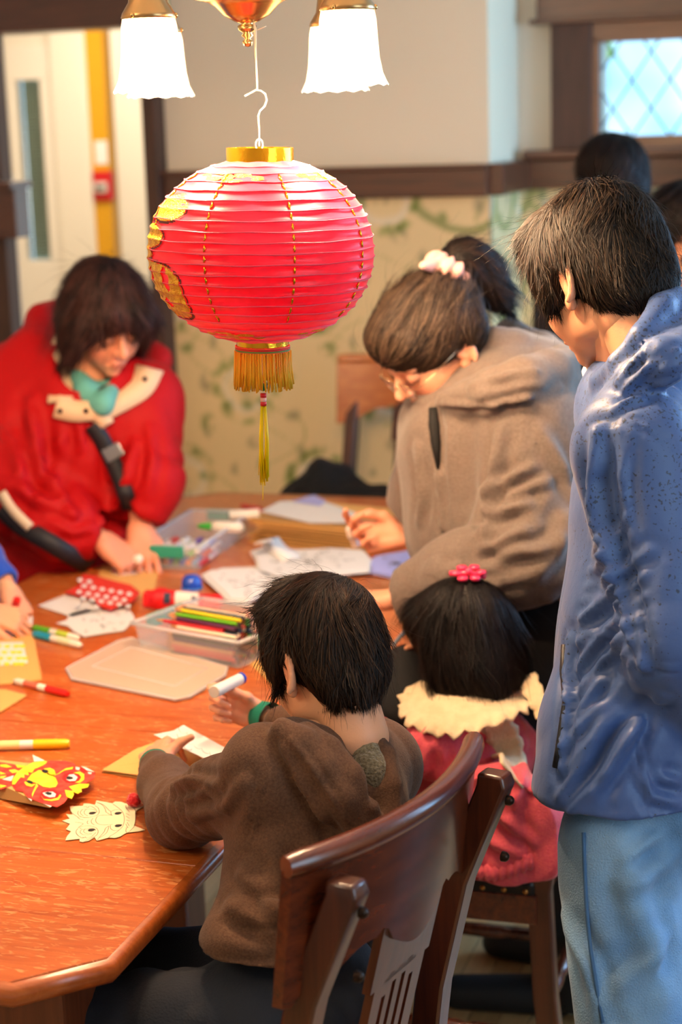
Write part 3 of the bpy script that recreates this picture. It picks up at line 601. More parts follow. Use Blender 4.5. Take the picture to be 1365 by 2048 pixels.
MB().lathe([(0,.0075),(.0045,.006),(.0072,.002),(.0072,-.002),(.0045,-.006),(0,-.0075)], 16, TM((0,0,bz))).build('jade_bead', mat('jade_green', '#0b7a3a', .15, coat=.6), lan, smooth=True)
for c_, z0, z1 in (('#d8201c',-.0105,-.0165),('#f0b9a0',-.0165,-.0225),('#d8201c',-.0225,-.0285)):
    MB().lathe([(0,z0),(.0044,z0),(.0046,(z0+z1)/2),(.0044,z1),(0,z1)], 14, TM((0,0,bz))).build('bead_band', mat('bead'+c_[1:], c_, .4), lan, smooth=True)
m = MB(); zt_ = bz-.029
for i in range(70):
    g = (-1 if i % 2 else 1)*.0042; a = rng.random()*2*PI; r = .0032*math.sqrt(rng.random()); L = .098+.02*rng.random()-.006*(g > 0)
    m.tube([(r*math.cos(a)*.6+g*.5, r*math.sin(a)*.6, zt_), (r*math.cos(a)+g, r*math.sin(a), zt_-L*.5), (r*math.cos(a)*1.2+g*.8+.0016*rng.normal(), r*math.sin(a)*1.2, zt_-L)], .00065, 4)
m.tube([(-.002,0,zt_-.09),(-.003,0,zt_-.14)], .0005, 4)
m.build('tassel', yel2, lan, smooth=True)['kind'] = 'stuff'
# gold seams
for k in range(8):
    a = a0_+R_(16+45*k); m = MB()
    for i in range(4, NR-2):
        z = ribz((i+.5)/NR); r = lr(z)+.0006; n_ = np.array([math.cos(a), math.sin(a), 0]); r2 = lr(z-.0046)+.001; r3 = lr(z+.0046)+.001
        w_ = .0018+.0005*rng.random(); m.tube([(r2*math.cos(a), r2*math.sin(a), z-.0046), (r*math.cos(a+.004), r*math.sin(a+.004), z), (r3*math.cos(a), r3*math.sin(a), z+.0046)], [.0009,w_,.0009], 6)
    m.build('gold_seam', goldf, lan, smooth=True)
# painted gold character and flourishes, following the surface
def surf(th, z, off): r = lr(z, .8)+off; a = a0_+th; return (r*math.cos(a), r*math.sin(a), z)
def decal(name, mask, th0, th1, z0, z1, mt, off, nu=110, nv=110):
    th = np.linspace(th0, th1, nu+1); zz = np.linspace(z0, z1, nv+1); V = []; Fs = []; ids = {}
    def vid(i, j):
        if (i,j) not in ids: ids[(i,j)] = len(V); V.append(surf(th[i], zz[j], off))
        return ids[(i,j)]
    for i in range(nu):
        for j in range(nv):
            if mask((th[i]+th[i+1])/2, (zz[j]+zz[j+1])/2): Fs.append([vid(i,j), vid(i+1,j), vid(i+1,j+1), vid(i,j+1)])
    return link_mesh(name, V, Fs, mt, lan)
zpx = lambda y: -(y-502)/FPX*2.5
def blob(t, z, ct, cy, rt, ry, e=0): return ((t-R_(ct))/(R_(rt)+e*1.2))**2+((z-zpx(cy))/(ry/FPX*2.5+e*.17))**2 < 1
def glyph(t, z, e=0, core=True):
    on = blob(t,z,-62,411,17,24,e) or blob(t,z,-78,466,19,23,e) or blob(t,z,-92,425,10,20,e) or blob(t,z,-88,498,16,14,e) or blob(t,z,-122,440,12,60,e) or blob(t,z,-122,560,12,50,e)
    y0, y1 = zpx(622)-e*.17, zpx(512)+e*.17; tt = (t-R_(-80))/(R_(34)+e*1.2)
    zz = (z-(y0+y1)/2)/((y1-y0)/2); on = on or (abs(tt)**4+abs(zz+.12*tt)**4 < 1)
    if on and core and e == 0:
        for (ct, cy, rt, ry) in ((-58,545,3,24),(-76,543,3,18),(-66,595,3.5,10),(-92,545,3,24),(-84,598,4,8)):
            if blob(t,z,ct,cy,rt,ry): return False
    return on
decal('gold_character', lambda t, z: glyph(t, z), R_(-140), R_(-38), zpx(640), zpx(375), goldg, .0016)
decal('character_outline', lambda t, z: glyph(t, z, .022, False) and not glyph(t, z, 0.004, False), R_(-142), R_(-36), zpx(645), zpx(370), mat('outline_brown', '#5a1408', .5), .0009)
decal('gold_character', lambda t, z: glyph(-t+R_(0), z), R_(100-62), R_(142), zpx(640), zpx(375), goldg, .0016) if False else None
def flo(ct, cy):
    return lambda t, z: any(blob(t, z, ct+dx, cy+dy, rx_, ry_) for dx, dy, rx_, ry_ in ((0,0,6,5),(-13,3,8,4),(13,-3,8,4),(-24,-2,6,4),(25,2,6,4),(6,7,9,2.5),(-8,-7,9,2.5)))
for ct in (-28, 62, 152, 242): decal('top_flourish', flo(ct, 352), R_(ct-36), R_(ct+36), zpx(366), zpx(338), goldg, .0014, 80, 34)
for ct in (-28, 62, 152, 242): decal('bottom_flourish', flo(ct, 659), R_(ct-36), R_(ct+36), zpx(672), zpx(646), goldg, .0014, 80, 34)
# wire hook and string
wire = mat('cream_wire', '#e6d6ba', .4, .2)
hk = thing('wire_hook', 'pale wire hook holding the red lantern on its string', 'hook', P(516,290,2.5)); ho = np.array(hk.location)
pth = [(519,292),(519,262),(517,232),(520,222),(530,212),(534,200),(531,188),(522,181),(512,180),(503,185),(490,192)]
MB().tube([P(x_,y_,2.5)-ho for x_,y_ in pth], [.0011]*3+[.0013]*8, 8).build('hook_wire', wire, hk, smooth=True)
MB().tube([P(519+7*math.cos(a),290+12*math.sin(a),2.5)-ho for a in np.linspace(0,2*PI,17)], .0011, 6).build('eye_loop', wire, hk, smooth=True)
st = MB().tube([P(x_,y_,2.5) for x_,y_ in ((508,44),(511,60),(511,100),(514,150),(515,181))], [.0012,.0018,.0016,.0012,.0012], 6)
st.tube([P(x_,y_,2.5) for x_,y_ in ((508,52),(515,60),(524,56),(533,52))], .0006, 5)
tag(st.build('lantern_string', wire, smooth=True), 'white string tied to the chandelier finial above the lantern hook', 'string')
# ------------------------------------------------------------------ things on the table
ink = mat('ink_line', '#2a211c', .7); kraft = mat('kraft_paper', '#dda75f', .75, bump=.1, bscale=120); kraftd = mat('kraft_fold', '#a97c44', .8); white = mat('white_paper', '#e0dad4', .7); cream_p = mat('cream_paper', '#e6d2ac', .7); lav = mat('lavender_paper', '#a9a8dc', .7)
pink_red = mat('crayon_red', '#d8241c', .65, noise='#e84a38', nscale=60); yel_p = mat('crayon_yellow', '#f5cf10', .6, noise='#ffe040', nscale=50); blk = mat('black_print', '#201c1e', .6)
def crop(pts, ox, oy, s): return [(ox+x/s, oy+y/s) for x, y in pts]
def poly_px(mb, pts, z, th, o):
    w_ = [ZP(x, y, z)-o for x, y in pts]; a = sum(w_[i][0]*w_[(i+1)%len(w_)][1]-w_[(i+1)%len(w_)][0]*w_[i][1] for i in range(len(w_)))
    if a < 0: w_ = w_[::-1]
    return mb.prism([(p[0], p[1]) for p in w_], z-o[2], z-o[2]+th)
def line_px(mb, pts, z, wd, o):
    w_ = [ZP(x, y, z)-o for x, y in pts]; V = []; k = len(w_)
    for i in range(k):
        t = w_[min(i+1,k-1)]-w_[max(i-1,0)]; n_ = np.array([-t[1], t[0], 0])/(np.linalg.norm(t[:2])+1e-9)*wd/2; V += [w_[i]-n_, w_[i]+n_]
    return mb.add(V, [[2*i, 2*i+2, 2*i+3, 2*i+1] for i in range(k-1)])
def smoothline(pts, n=4):
    pts = [np.array(p, float) for p in pts]
    if len(pts) < 3: return pts
    out = []; e_ = [2*pts[0]-pts[1]]+pts+[2*pts[-1]-pts[-2]]
    for i in range(1, len(e_)-2):
        for t in np.arange(n)/n:
            p0,p1,p2,p3 = e_[i-1:i+3]; out.append(.5*((2*p1)+(p2-p0)*t+(2*p0-5*p1+4*p2-p3)*t*t+(3*p1-p0-3*p2+p3)*t**3))
    out.append(pts[-1]); return out
def sheet(name, label, cat, pts, m_, z=TZ+.0008, th=.0009, group=None, layers=()):
    """layers: (part name, material, z offset, [('poly'|'line', pts, width)])"""
    o = np.mean([ZP(x, y, z) for x, y in pts], axis=0); o[2] = z
    if not layers: ob = poly_px(MB(), pts, z, th, o).build(name, m_); ob.location = o; return tag(ob, label, cat, group)
    t = thing(name, label, cat, o, 0, group); poly_px(MB(), pts, z, th, o).build('paper', m_, t)
    for k, (pn, pm, dz_, items) in enumerate(layers):
        mb = MB()
        for it in items:
            if it[0] == 'poly': poly_px(MB(), it[1], z+th+dz_, .00015, o).build(pn, pm, t)
            else: line_px(mb, it[1], z+th+dz_, it[2], o)
        if mb.V: mb.build(pn, pm, t)
    return t
# white dragon mask cut-out
s_ = 7.583
def cm_(p): return crop(p, 120, 1570, s_)
outl = [(150,330),(350,322),(360,285),(450,290),(530,310),(555,240),(690,265),(800,285),(830,258),(930,262),(1010,290),(1080,325),(1130,370),(1240,330),(1290,318),(1250,340),(1160,392),(1150,440),(1145,540),(1130,625),(1290,688),(1200,708),(1060,722),(1000,735),(930,780),(850,808),(740,802),(650,830),(560,850),(525,800),(430,855),(350,870),(300,862),(298,822),(190,835),(85,845),(110,780),(170,710),(90,675),(155,598),(35,548),(150,520),(95,450),(190,455),(160,390)]
eye_w = [(440,425),(470,408),(520,405),(552,415),(520,440),(470,447)]
LN = [[(280,390),(270,430),(300,470),(380,495),(470,485),(560,460),(595,410),(580,350),(530,312)], [(340,370),(310,410),(320,440),(355,468)], [(400,368),(370,400),(375,440),(425,468)], [(340,370),(420,365),(500,370),(560,400),(555,415)], [(355,330),(395,328),(420,345),(450,322),(500,335),(560,385)],
 [(150,380),(190,430),(260,480),(300,515),(360,530)], [(270,485),(420,490)], [(230,562),(350,585),(280,640)], [(270,655),(350,625),(450,620),(540,645),(580,700),(550,765),(440,820),(350,868)], [(272,660),(245,700),(260,750),(335,805),(350,790),(365,805),(385,785),(405,805),(480,780),(545,720)], [(325,680),(305,715),(345,750),(410,755),(490,740)], [(385,665),(360,690),(370,720),(415,738),(480,735)], [(300,655),(345,675),(420,665),(500,655),(545,690)],
 [(425,540),(412,570),(430,592)], [(505,500),(475,540),(485,580),(525,605)], [(800,458),(640,458),(570,475),(542,530),(565,580),(640,603),(770,600)], [(770,600),(800,595)],
 [(555,262),(640,300),(690,370),(700,410),(790,462)], [(556,262),(660,300),(740,380),(770,395)], [(770,395),(780,450),(800,460)], [(800,285),(870,335),(935,390),(970,460),(975,540),(955,620),(900,680),(830,735),(760,775),(740,802)], [(775,400),(850,375),(930,385)], [(765,610),(770,660),(820,690),(900,680)],
 [(1000,305),(1005,350),(1060,412)], [(1005,430),(1060,460)], [(1000,470),(1055,505)], [(1000,530),(1055,545)], [(1020,565),(1050,620)], [(1000,590),(1030,650)], [(995,645),(1040,640)], [(740,620),(690,660),(670,710),(600,790),(560,845)], [(745,625),(720,700),(680,750),(600,800)], [(1130,628),(1060,700),(1025,725),(1000,700),(1010,650)], [(1080,325),(1140,375),(1148,430),(1145,540),(1125,625)]]
sheet('dragon_mask_cutout', 'cream dragon mask cut-out with inked lines lying nearest the table corner', 'paper mask', cm_(outl), cream_p, layers=[
 ('drawn_lines', ink, .0002, [('line', smoothline(cm_(l)), .0007) for l in LN]),
 ('printed_pupils', blk, .0003, [('poly', cm_([(a_+x, b_+y) for x, y in ((-60,5),(-35,-14),(10,-20),(60,-14),(40,8),(0,22),(-40,22))]), 0) for a_, b_ in ((495,425),(885,428),(480,682),(888,615))])])
# coloured dragon puppet on kraft sleeve
s_ = 6.825
def cd(p): return crop(p, 0, 1490, s_)
o0 = ZP(60, 1560, TZ+.02)
dp = thing('dragon_puppet', 'red and yellow coloured dragon puppet on a folded kraft sleeve', 'paper puppet', o0)
m = MB()
def face3(mb, pts, z): mb.add([ZP(x,y,z)-o0 for x,y in pts], [list(range(len(pts)))])
zt2 = TZ+.022
m2 = MB(); poly_px(m2, cd([(-260,180),(0,178),(700,235),(830,210),(720,160),(660,205),(450,262),(0,200)]), TZ+.016, .0008, o0)
poly_px(MB(), cd([(-200,185),(450,262),(840,208),(980,300),(720,830),(680,858),(95,590),(-200,470)]), TZ+.0175, .001, o0).build('kraft_sleeve_top', kraft, dp)
A = [ZP(x,y,TZ+.001)-o0 for x,y in cd([(-200,720),(0,730),(680,858),(990,470),(840,300)])]
B = [ZP(x,y,TZ+.0180)-o0 for x,y in cd([(-200,470),(95,590),(680,857),(980,340),(840,208)])]
A[2][2] = TZ+.0015-o0[2]; m3 = MB(); m3.add([A[0],A[1],A[2],B[2],B[1],B[0]], [[0,1,2,3,4,5]]); m3.build('sleeve_side', kraftd, dp)
poly_px(MB(), cd([(-200,640),(0,690),(660,855),(720,830),(400,650),(0,560),(-200,500)]), TZ+.0012, .0008, o0).build('kraft_sleeve_bottom', kraft, dp)
MB().add([ZP(x,y,TZ+.010)-o0 for x,y in cd([(190,640),(230,700),(310,735),(290,665)])], [[0,1,2,3]]).build('red_print', pink_red, dp)
L_ = lambda nm, mt, dz_, ps: [poly_px(mm := MB(), p, zt2-.0035+dz_, .0004, o0) for p in ps] and None
def layer(nm, mt, dz_, ps):
    mb = MB()
    for p in ps: poly_px(MB(), cd(p), zt2-.0032+dz_, .0004, o0).build(nm, mt, dp)
layer('scaled_body', pink_red, 0, [[(-150,215),(180,262),(300,300),(330,420),(150,560),(0,610),(-150,560)]])
layer('body_scales', yel_p, .0005, [[(0,270),(80,265),(160,300),(90,310),(0,292)], [(215,272),(300,280),(400,280),(330,310),(240,310)], [(120,345),(200,335),(280,365),(170,385)], [(0,365),(80,395),(0,405)], [(0,430),(90,420),(40,455),(0,460)], [(0,540),(90,560),(0,590)], [(-120,330),(-40,340),(-90,360)], [(-110,440),(-30,450),(-100,475)]])
layer('mask_paper', white, .0010, [[(445,135),(605,210),(470,255)], [(30,470),(190,415),(155,495)], [(880,235),(950,240),(940,262)], [(1105,290),(1180,310),(1290,370),(1200,390)], [(380,725),(440,740),(430,770)], [(460,740),(540,745),(550,790)], [(580,795),(720,815),(690,850)]])
layer('mask_base', pink_red, .0015, [[(170,550),(160,490),(240,370),(340,290),(470,230),(620,215),(860,215),(1010,245),(1045,300),(1110,295),(1190,350),(1305,375),(1290,460),(1180,520),(1000,600),(950,700),(870,800),(780,850),(560,790),(380,720),(320,640),(220,625)]])
redd = mat('crayon_deep_red', '#b8120f', .65)
layer('red_shading', redd, .0019, [[(880,400),(960,370),(1050,380),(1100,430),(1080,500),(1000,515),(900,510),(850,460)], [(560,640),(640,600),(760,610),(800,680),(760,740),(640,760),(540,720)], [(1100,300),(1190,350),(1150,390),(1090,340)]])
layer('yellow_markings', yel_p, .0023, [[(165,540),(170,470),(240,370),(330,300),(450,240),(600,218),(645,225),(620,260),(560,290),(470,330),(440,380),(380,370),(395,415),(330,400),(335,450),(280,440),(200,540)],
 [(370,480),(430,400),(530,345),(600,350),(680,400),(760,450),(790,520),(760,575),(680,585),(590,570),(520,530),(440,500)], [(600,325),(680,312),(740,340),(760,400),(740,425),(650,410)], [(680,415),(780,400),(860,345),(900,320),(1000,300),(990,330),(880,350),(800,395),(720,430)], [(330,510),(350,500),(430,540),(500,530),(430,575),(360,555)], [(500,525),(520,560),(470,640),(440,715),(435,670),(470,590)],
 [(1000,380),(1090,365),(1150,400),(1150,470),(1090,520),(1020,515),(1080,490),(1110,440),(1080,400)], [(560,690),(600,740),(700,745),(790,720),(820,675),(838,690),(800,750),(700,768),(600,750)], [(940,570),(1080,530),(1220,535),(1200,580),(1110,600),(1120,640),(1060,668),(1000,640),(985,610)], [(885,615),(1000,630),(1010,680),(980,738),(910,710)]])
layer('eye_whites', white, .0027, [[(905,450),(950,405),(1010,400),(1060,440),(1030,490),(950,495),(910,475)], [(580,655),(640,640),(720,640),(765,670),(750,710),(680,718),(610,690)], [(1030,300),(1090,310),(1080,345),(1035,335)], [(1200,370),(1255,378),(1240,400),(1205,395)]])
layer('printed_pupils', blk, .0031, [[(905,445),(935,425),(990,440),(1000,460),(950,472),(910,465)], [(610,655),(650,640),(710,655),(700,680),(655,682)], [(565,350),(590,335),(650,345),(665,365),(620,385),(580,370)], [(350,490),(400,480),(455,505),(440,528),(390,520)]])
for nm in []: pass
# kraft envelope under the boy's hand, and the scaly paper strip he holds
env = [(204,1543),(280,1497),(350,1470),(372,1492),(480,1530),(420,1575),(300,1562)]
t = sheet('kraft_envelope', 'kraft paper envelope pointing left under the hand of the boy in brown', 'envelope', [(204,1541),(272,1499),(345,1472),(470,1510),(440,1570),(310,1556)], kraft, z=TZ+.004, th=.001,
  layers=[('fold_line', kraftd, .0003, [('line', [(335,1523),(371,1500)], .0012), ('line', [(240,1531),(290,1524)], .0006)])]); o_ = np.array(t.location)
poly_px(MB(), [(204,1545),(272,1503),(345,1476),(470,1514),(440,1574),(310,1562)], TZ+.0006, .001, o_).build('back_sheet', kraftd, t)
s_ = 4.875
def ce(p): return crop(p, 200, 1430, s_)
zs_ = TZ+.035
o_ = ZP(400, 1490, zs_); t = thing('scale_paper_strip', 'white paper strip with inked fish scales held in the boy’s left hand', 'paper', o_)
A = [(525,190),(720,150),(815,97),(1320,370),(1120,470)]
zz_ = [TZ+.046,TZ+.044,TZ+.043,TZ+.03,TZ+.03]
W_ = [ZP(*ce([a])[0], z)-o_ for a, z in zip(A, zz_)]; V = W_+[p-np.array([0,0,.0006]) for p in W_]; MB().add(V, [[0,1,2,3,4][::-1],[5,6,7,8,9]]+[[i,(i+1)%5,5+(i+1)%5,5+i] for i in range(5)]).build('paper', white, t)
pn = np.cross(W_[2]-W_[0], W_[4]-W_[0]); pn /= np.linalg.norm(pn); pn = pn if pn[2] > 0 else -pn
def onp(p):
    x, y = ce([p])[0]; v = CM @ np.array([(x-682.5)/FPX, -(y-1024)/FPX, -1.0]); q0 = W_[0]+o_+pn*.0005; return CO+v*(((q0-CO)@pn)/(v@pn))-o_
mb = MB()
u_ = np.array([470,265.])/540; v_ = np.array([-.62,.42])
for r in range(5):
    for c_i in range(6):
        st_ = np.array([770,125.])+u_*(c_i*92+(r%2)*46)+np.array([-62,38.])*r*.92; pts = []
        for t_ in np.linspace(0, 1, 9):
            a = PI*(t_); off = u_*(1-math.cos(a))*46+np.array([.30,-.95])*math.sin(a)*30*-1.0; p = st_+off; pts.append(p)
        if all(530 < p[0] < 1290 for p in pts) and all(np.cross(np.array([505,273.]), p-np.array([815,105.])) > 0 for p in pts) and all(np.cross(np.array([600,278.]), p-np.array([530,195.])) < 0 for p in pts):
            w_ = [onp(p) for p in pts]; mb.tube(w_, .00035, 4)
mb.build('inked_scales', ink, t)
def lump(name, label, cat, c, r, m_, amp=.003, sc=200):
    v_ = Vol(c-r*1.6, c+r*1.6, r/9); v_.ell(c, (r,r,r*.92)); V, q = v_.mesh(); N = normals(V, q); V = V+N*(vnoise(V, sc, 1)*amp)[:,None]
    ob = link_mesh(name, V-c, q, m_); ob.location = c; return tag(ob, label, cat)
pc = ZP(268, 1600, TZ+.013); lump('pompom', 'small red pompom beside the boy’s elbow', 'pompom', pc, .0115, mat('pompom_red', '#e0101c', .7, sheen=.5, bump=1, bscale=300), .0012, 400)
# markers
def marker(label, a, b_, cap, body, tip=None, r=.0075, z=None, band=None, group=None, plug=None):
    a = np.array(a, float); b_ = np.array(b_, float); L = np.linalg.norm(b_-a); fr_ = frame(b_-a) if abs((b_-a)[2]) < .9*L else frame(b_-a, (1,0,0))
    M3 = np.stack([fr_[:,0], fr_[:,2], fr_[:,1]], 1); M3[:,0] *= 1
    if np.linalg.det(M3) < 0: M3[:,0] *= -1
    t = bpy.data.objects.new('marker', None); COL.objects.link(t); t.empty_display_size = .03; tag(t, label, 'marker', group)
    m_ = np.eye(4); m_[:3,:3] = M3; m_[:3,3] = a; t.matrix_world = Matrix(m_.tolist())
    MB().lathe([(0,0),(r*.8,.001),(r*.95,.004),(r,.02),(r,L*.62),(r*.92,L*.63)], 16).build('barrel', body, t, smooth=True, auto=50)
    MB().lathe([(r*1.04,L*.60),(r*1.08,L*.61),(r*1.05,L*.95),(r*.8,L),(0,L)], 16).build('cap', cap, t, smooth=True, auto=50)
    MB().lathe([(r*1.02,L*.18),(r*1.02,L*.45)], 16).build('label_band', band or body, t, smooth=True)
    MB().lathe([(0,-.004),(r*.55,-.004),(r*.6,.002),(r*.9,.006)], 12).build('end_plug', plug or body, t, smooth=True)
    return t
mwhite = mat('marker_white', '#eadfce', .35); 
def mk(label, pa, pb, cap, band=None, r=.0075, dz_=0, **k):
    zc_ = TZ+r*1.1+dz_; return marker(label, ZP(*pa, zc_), ZP(*pb, zc_), mat('cap_'+cap, '#'+cap, .35), mwhite, band=band and mat('band_'+band, '#'+band, .4), r=r, **k)
mk('yellow-capped marker lying alone above the dragon puppet', (-40,1492), (139,1487), 'f5c010', 'f0d890', r=.008)
mk('red-capped marker lying across the corner of the left kraft sheet', (32,1362), (136,1388), 'd81c14', 'd86a50', r=.0065)
mk('green-capped marker beside the teal-capped one at the left of the table', (155,1276), (68,1256), '4a9a18', 'b8c83c', r=.0075)
mk('teal-capped marker in front of the green-capped one', (160,1290), (68,1268), '0f86a8', 'd8d8b0', r=.0075)
plastic = mat('clear_plastic', '#dfe4ea', .18, alpha=.20, spec=.8); plastic_rim = mat('clear_plastic_rim', '#e6e4e6', .2, alpha=.5, spec=.8); teal = mat('teal_latch', '#2f9a80', .35, alpha=.9)
def tray(label, nl, nr, fr_, H, latch_side, lead='u'):
    zr = TZ+H; NL, NR_, FR = ZP(*nl, zr), ZP(*nr, zr), ZP(*fr_, zr); u = NR_-NL; Lu = np.linalg.norm(u); u /= Lu; v = np.array([-u[1], u[0], 0]); Lv = (FR-NR_) @ v
    if lead == 'v': v = FR-NR_; Lv = np.linalg.norm(v); v /= Lv; u = np.array([v[1], -v[0], 0]); Lu = (NR_-NL) @ u; NL = NR_-u*Lu
    o = NL.copy(); o[2] = TZ; t = thing('storage_box', label, 'plastic box', o, math.atan2(u[1], u[0])); m = MB(); ix = .008; th = .0016
    b0 = [(ix,ix),(Lu-ix,ix),(Lu-ix,Lv-ix),(ix,Lv-ix)]; r0 = [(0,0),(Lu,0),(Lu,Lv),(0,Lv)]
    V = [(x,y,.001) for x,y in b0]+[(x,y,H) for x,y in r0]; c = np.array([Lu/2,Lv/2])
    V += [tuple(np.array(p)+(c-p)*np.array([2*th/Lu,2*th/Lv]))+(.003,) for p in b0]+[tuple(np.array(p)+(c-p)*np.array([2*th/Lu,2*th/Lv]))+(H,) for p in r0]
    Fs = [[3,2,1,0],[8,9,10,11]]
    for i in range(4): j = (i+1)%4; Fs += [[i,j,4+j,4+i],[8+j,8+i,12+i,12+j],[4+i,4+j,12+j,12+i]]
    m.add(V, Fs); m.build('body', plastic, t)
    rm = MB(); rc = [(-.004,-.004),(Lu+.004,-.004),(Lu+.004,Lv+.004),(-.004,Lv+.004)]
    for i in range(4): a, b_ = rc[i], rc[(i+1)%4]; rm.tube([(a[0],a[1],H),(b_[0],b_[1],H)], .0042, 6)
    rm.build('rim', plastic_rim, t, smooth=True)
    for s in (('u0','u1') if latch_side == 'u' else ('v0','v1')):
        if s[0] == 'u': MB().box((-.010 if s == 'u0' else Lu+.010, Lv/2, H-.012), (.009, Lv*.52, .030), .003, rz=0).build('latch', teal, t)
        else: MB().box((Lu/2, -.010 if s == 'v0' else Lv+.010, H-.012), (Lu*.55, .009, .030), .003).build('latch', teal, t)
    return t, o, u, v, Lu, Lv
t, o, u, v, Lu, Lv = tray('clear plastic box overflowing with coloured pencils in front of the boy', (268,1246), (478,1284), (556,1222), .058, 'u')
def Wp(o, u, v, a, b_, z): return o+u*a+v*b_+np.array([0,0,z])
ptip = mat('pencil_wood', '#c98a5c', .6)
pcols = [('#3a3030','dark grey'),('#c41f2a','crimson'),('#5a1f4a','purple'),('#b9472c','rust red'),('#2f6a2a','dark green'),('#e7d6b8','cream'),('#7a3f20','brown'),('#2a3f6a','navy'),('#e06a5a','coral'),('#1a1a1c','black')]
def pencil(label, a, b_, col, group=None, r=.0038):
    a = np.array(a); b_ = np.array(b_); L = np.linalg.norm(b_-a); f = (b_-a)/L; M3 = frame(f); M3 = np.stack([M3[:,0], M3[:,2], M3[:,1]], 1); M3[:,0] *= -1 if np.linalg.det(M3) < 0 else 1
    t = bpy.data.objects.new('pencil', None); COL.objects.link(t); t.empty_display_size = .02; tag(t, label, 'pencil', group); m_ = np.eye(4); m_[:3,:3] = M3; m_[:3,3] = a; t.matrix_world = Matrix(m_.tolist())
    pm = mat('pencil'+col[1:], col, .35, coat=.3)
    MB().lathe([(0,0),(r,0),(r,L-.022)], 6).build('shaft', pm, t)
    MB().lathe([(r,L-.022),(r*.35,L-.005)], 6).build('sharpened_cone', ptip, t); MB().lathe([(r*.36,L-.0052),(0,L)], 6).build('lead_tip', pm, t)
    return t
PL = .172; rows = 12; kk = 0
for j in range(rows):
    z = .006+j*.0074; nrow = 11 if z < .05 else max(3, 10-(j-6)); w0 = .012 if z < .05 else .016+.0045*(j-6)
    for i in range(nrow):
        if 1 < j < 6 and 1 < i < nrow-2: continue       # buried in the middle of the bundle
        col, nm = pcols[(i*7+j*3+kk) % len(pcols)]; kk += 1
        if z < .05 and i == 0 and j in (1,3): col, nm = [('#d8402c','red'),('#e0a070','tan')][j//2]
        lab = '%s pencil packed into the bundle in the clear box' % nm
        x1 = Lu-.022-.012*rng.random(); x0 = x1-PL; dv = .002*rng.normal()
        if j == rows-1 and i == 0: col, lab = '#e8c81c', 'yellow pencil on the very top of the bundle in the clear box'
        elif j == rows-2 and i == 0: col, lab = '#6ab81c', 'bright green pencil just under the yellow one atop the bundle'
        elif j == 7 and i == 0: col, lab = '#efdcc0', 'cream pencil along the front rim of the clear pencil box'
        elif j == 6 and i == 0: col, lab = '#d0202c', 'crimson pencil poking out left over the rim of the pencil box'
        if lab.startswith('crimson'): x0 -= .03; x1 -= .03
        if x0 < .004 and z < .055: x1 += .004-x0; x0 = .004
        a = Wp(o,u,v, x1, w0+i*.0079+dv, z); b_ = Wp(o,u,v, x0, w0+i*.0079+.003*rng.normal()*(z > .05), z+.0004)
        pencil(lab, a, b_, col, 'packed pencils in the clear box' if 'packed into' in lab else None)
# its lid lying on the table
lidp = [(134,1338),(150,1329),(238,1283),(262,1277),(455,1336),(449,1352),(378,1394),(352,1399),(145,1358)]
ol = np.mean([ZP(x,y,TZ) for x,y in lidp], axis=0); t = thing('box_lid', 'frosted plastic lid lying flat in front of the pencil box', 'lid', ol)
lidm = mat('lid_plastic', '#e8cdb8', .3, alpha=.55, spec=.8)
poly_px(MB(), lidp, TZ+.006, .0016, ol).build('panel', lidm, t)
m = MB(); w_ = [ZP(x,y,TZ+.005)-ol for x,y in lidp]; m.tube(w_+[w_[0]], .0038, 6, False); m.build('rim', plastic_rim, t, smooth=True)
m = MB(); w_ = [ZP(x,y,TZ+.0085)-ol for x,y in ((185,1332),(262,1294),(415,1336),(350,1372))]; m.tube(w_+[w_[0]], .0013, 5, False); m.build('raised_border', plastic_rim, t, smooth=True)
# box of markers at the far end
t, o, u, v, Lu, Lv = tray('clear plastic box of markers and glue at the far end of the table', (306,1070), (398,1094), (500,1024), .060, 'v', 'v')
mks = [('pink','e8508a','f0c8d8'),('blue','3a6ad0','d0dcf0'),('white','e8e8ee','b8c8e8'),('orange','e8703a','f0d0b8'),('dark green','1f7a4a','c8dcc8'),('light blue','7ab0e8','d8e4f4'),('purple','6a4aa8','d8d0e8'),('red','c8202a','e8c0c0'),('pale green','8ac878','d8e8c8')]
for i, (nm, c1_, c2_) in enumerate(mks):
    for lv in range(2):
        k2 = (i*2+lv*5) % 9; nm2, a_, b2 = mks[k2]; x = .014+i*(Lu-.028)/8; y0 = .03+.02*((i*3+lv)%3); z = .010+.017*lv+.006*(lv and i % 2)
        pa, pb = Wp(o,u,v,x,y0+.135,z), Wp(o,u,v,x+.004,y0,z+.001)
        if lv and i % 2: pa, pb = pb, pa
        marker('%s-capped marker in the %s layer of the far marker box' % (nm2, 'upper' if lv else 'lower'), pa, pb, mat('cap_'+a_, '#'+a_, .35), mwhite, band=mat('band_'+b2, '#'+b2, .4), r=.0068)
gl = thing('glue_bottle', 'white glue bottle with green cap on top of the far marker box', 'glue', Wp(o,u,v,Lu*.55,Lv*.55,.060), math.atan2(u[1],u[0]))
MB().lathe([(0,0),(.012,.001),(.0135,.01),(.0135,.07),(.008,.08)], 16, TM((.03,0,0), _ry(PI/2))).build('bottle', mwhite, gl, smooth=True)
MB().lathe([(.009,.0),(.010,.002),(.007,.03),(.003,.04),(0,.04)], 12, TM((.03,0,0), _ry(-PI/2))).build('cap', mat('green_cap','#3cb43c',.4), gl, smooth=True)
gs = thing('glue_stick', 'white glue stick at the right end of the far marker box', 'glue', Wp(o,u,v,Lu*.8,Lv*.82,.066), .4)
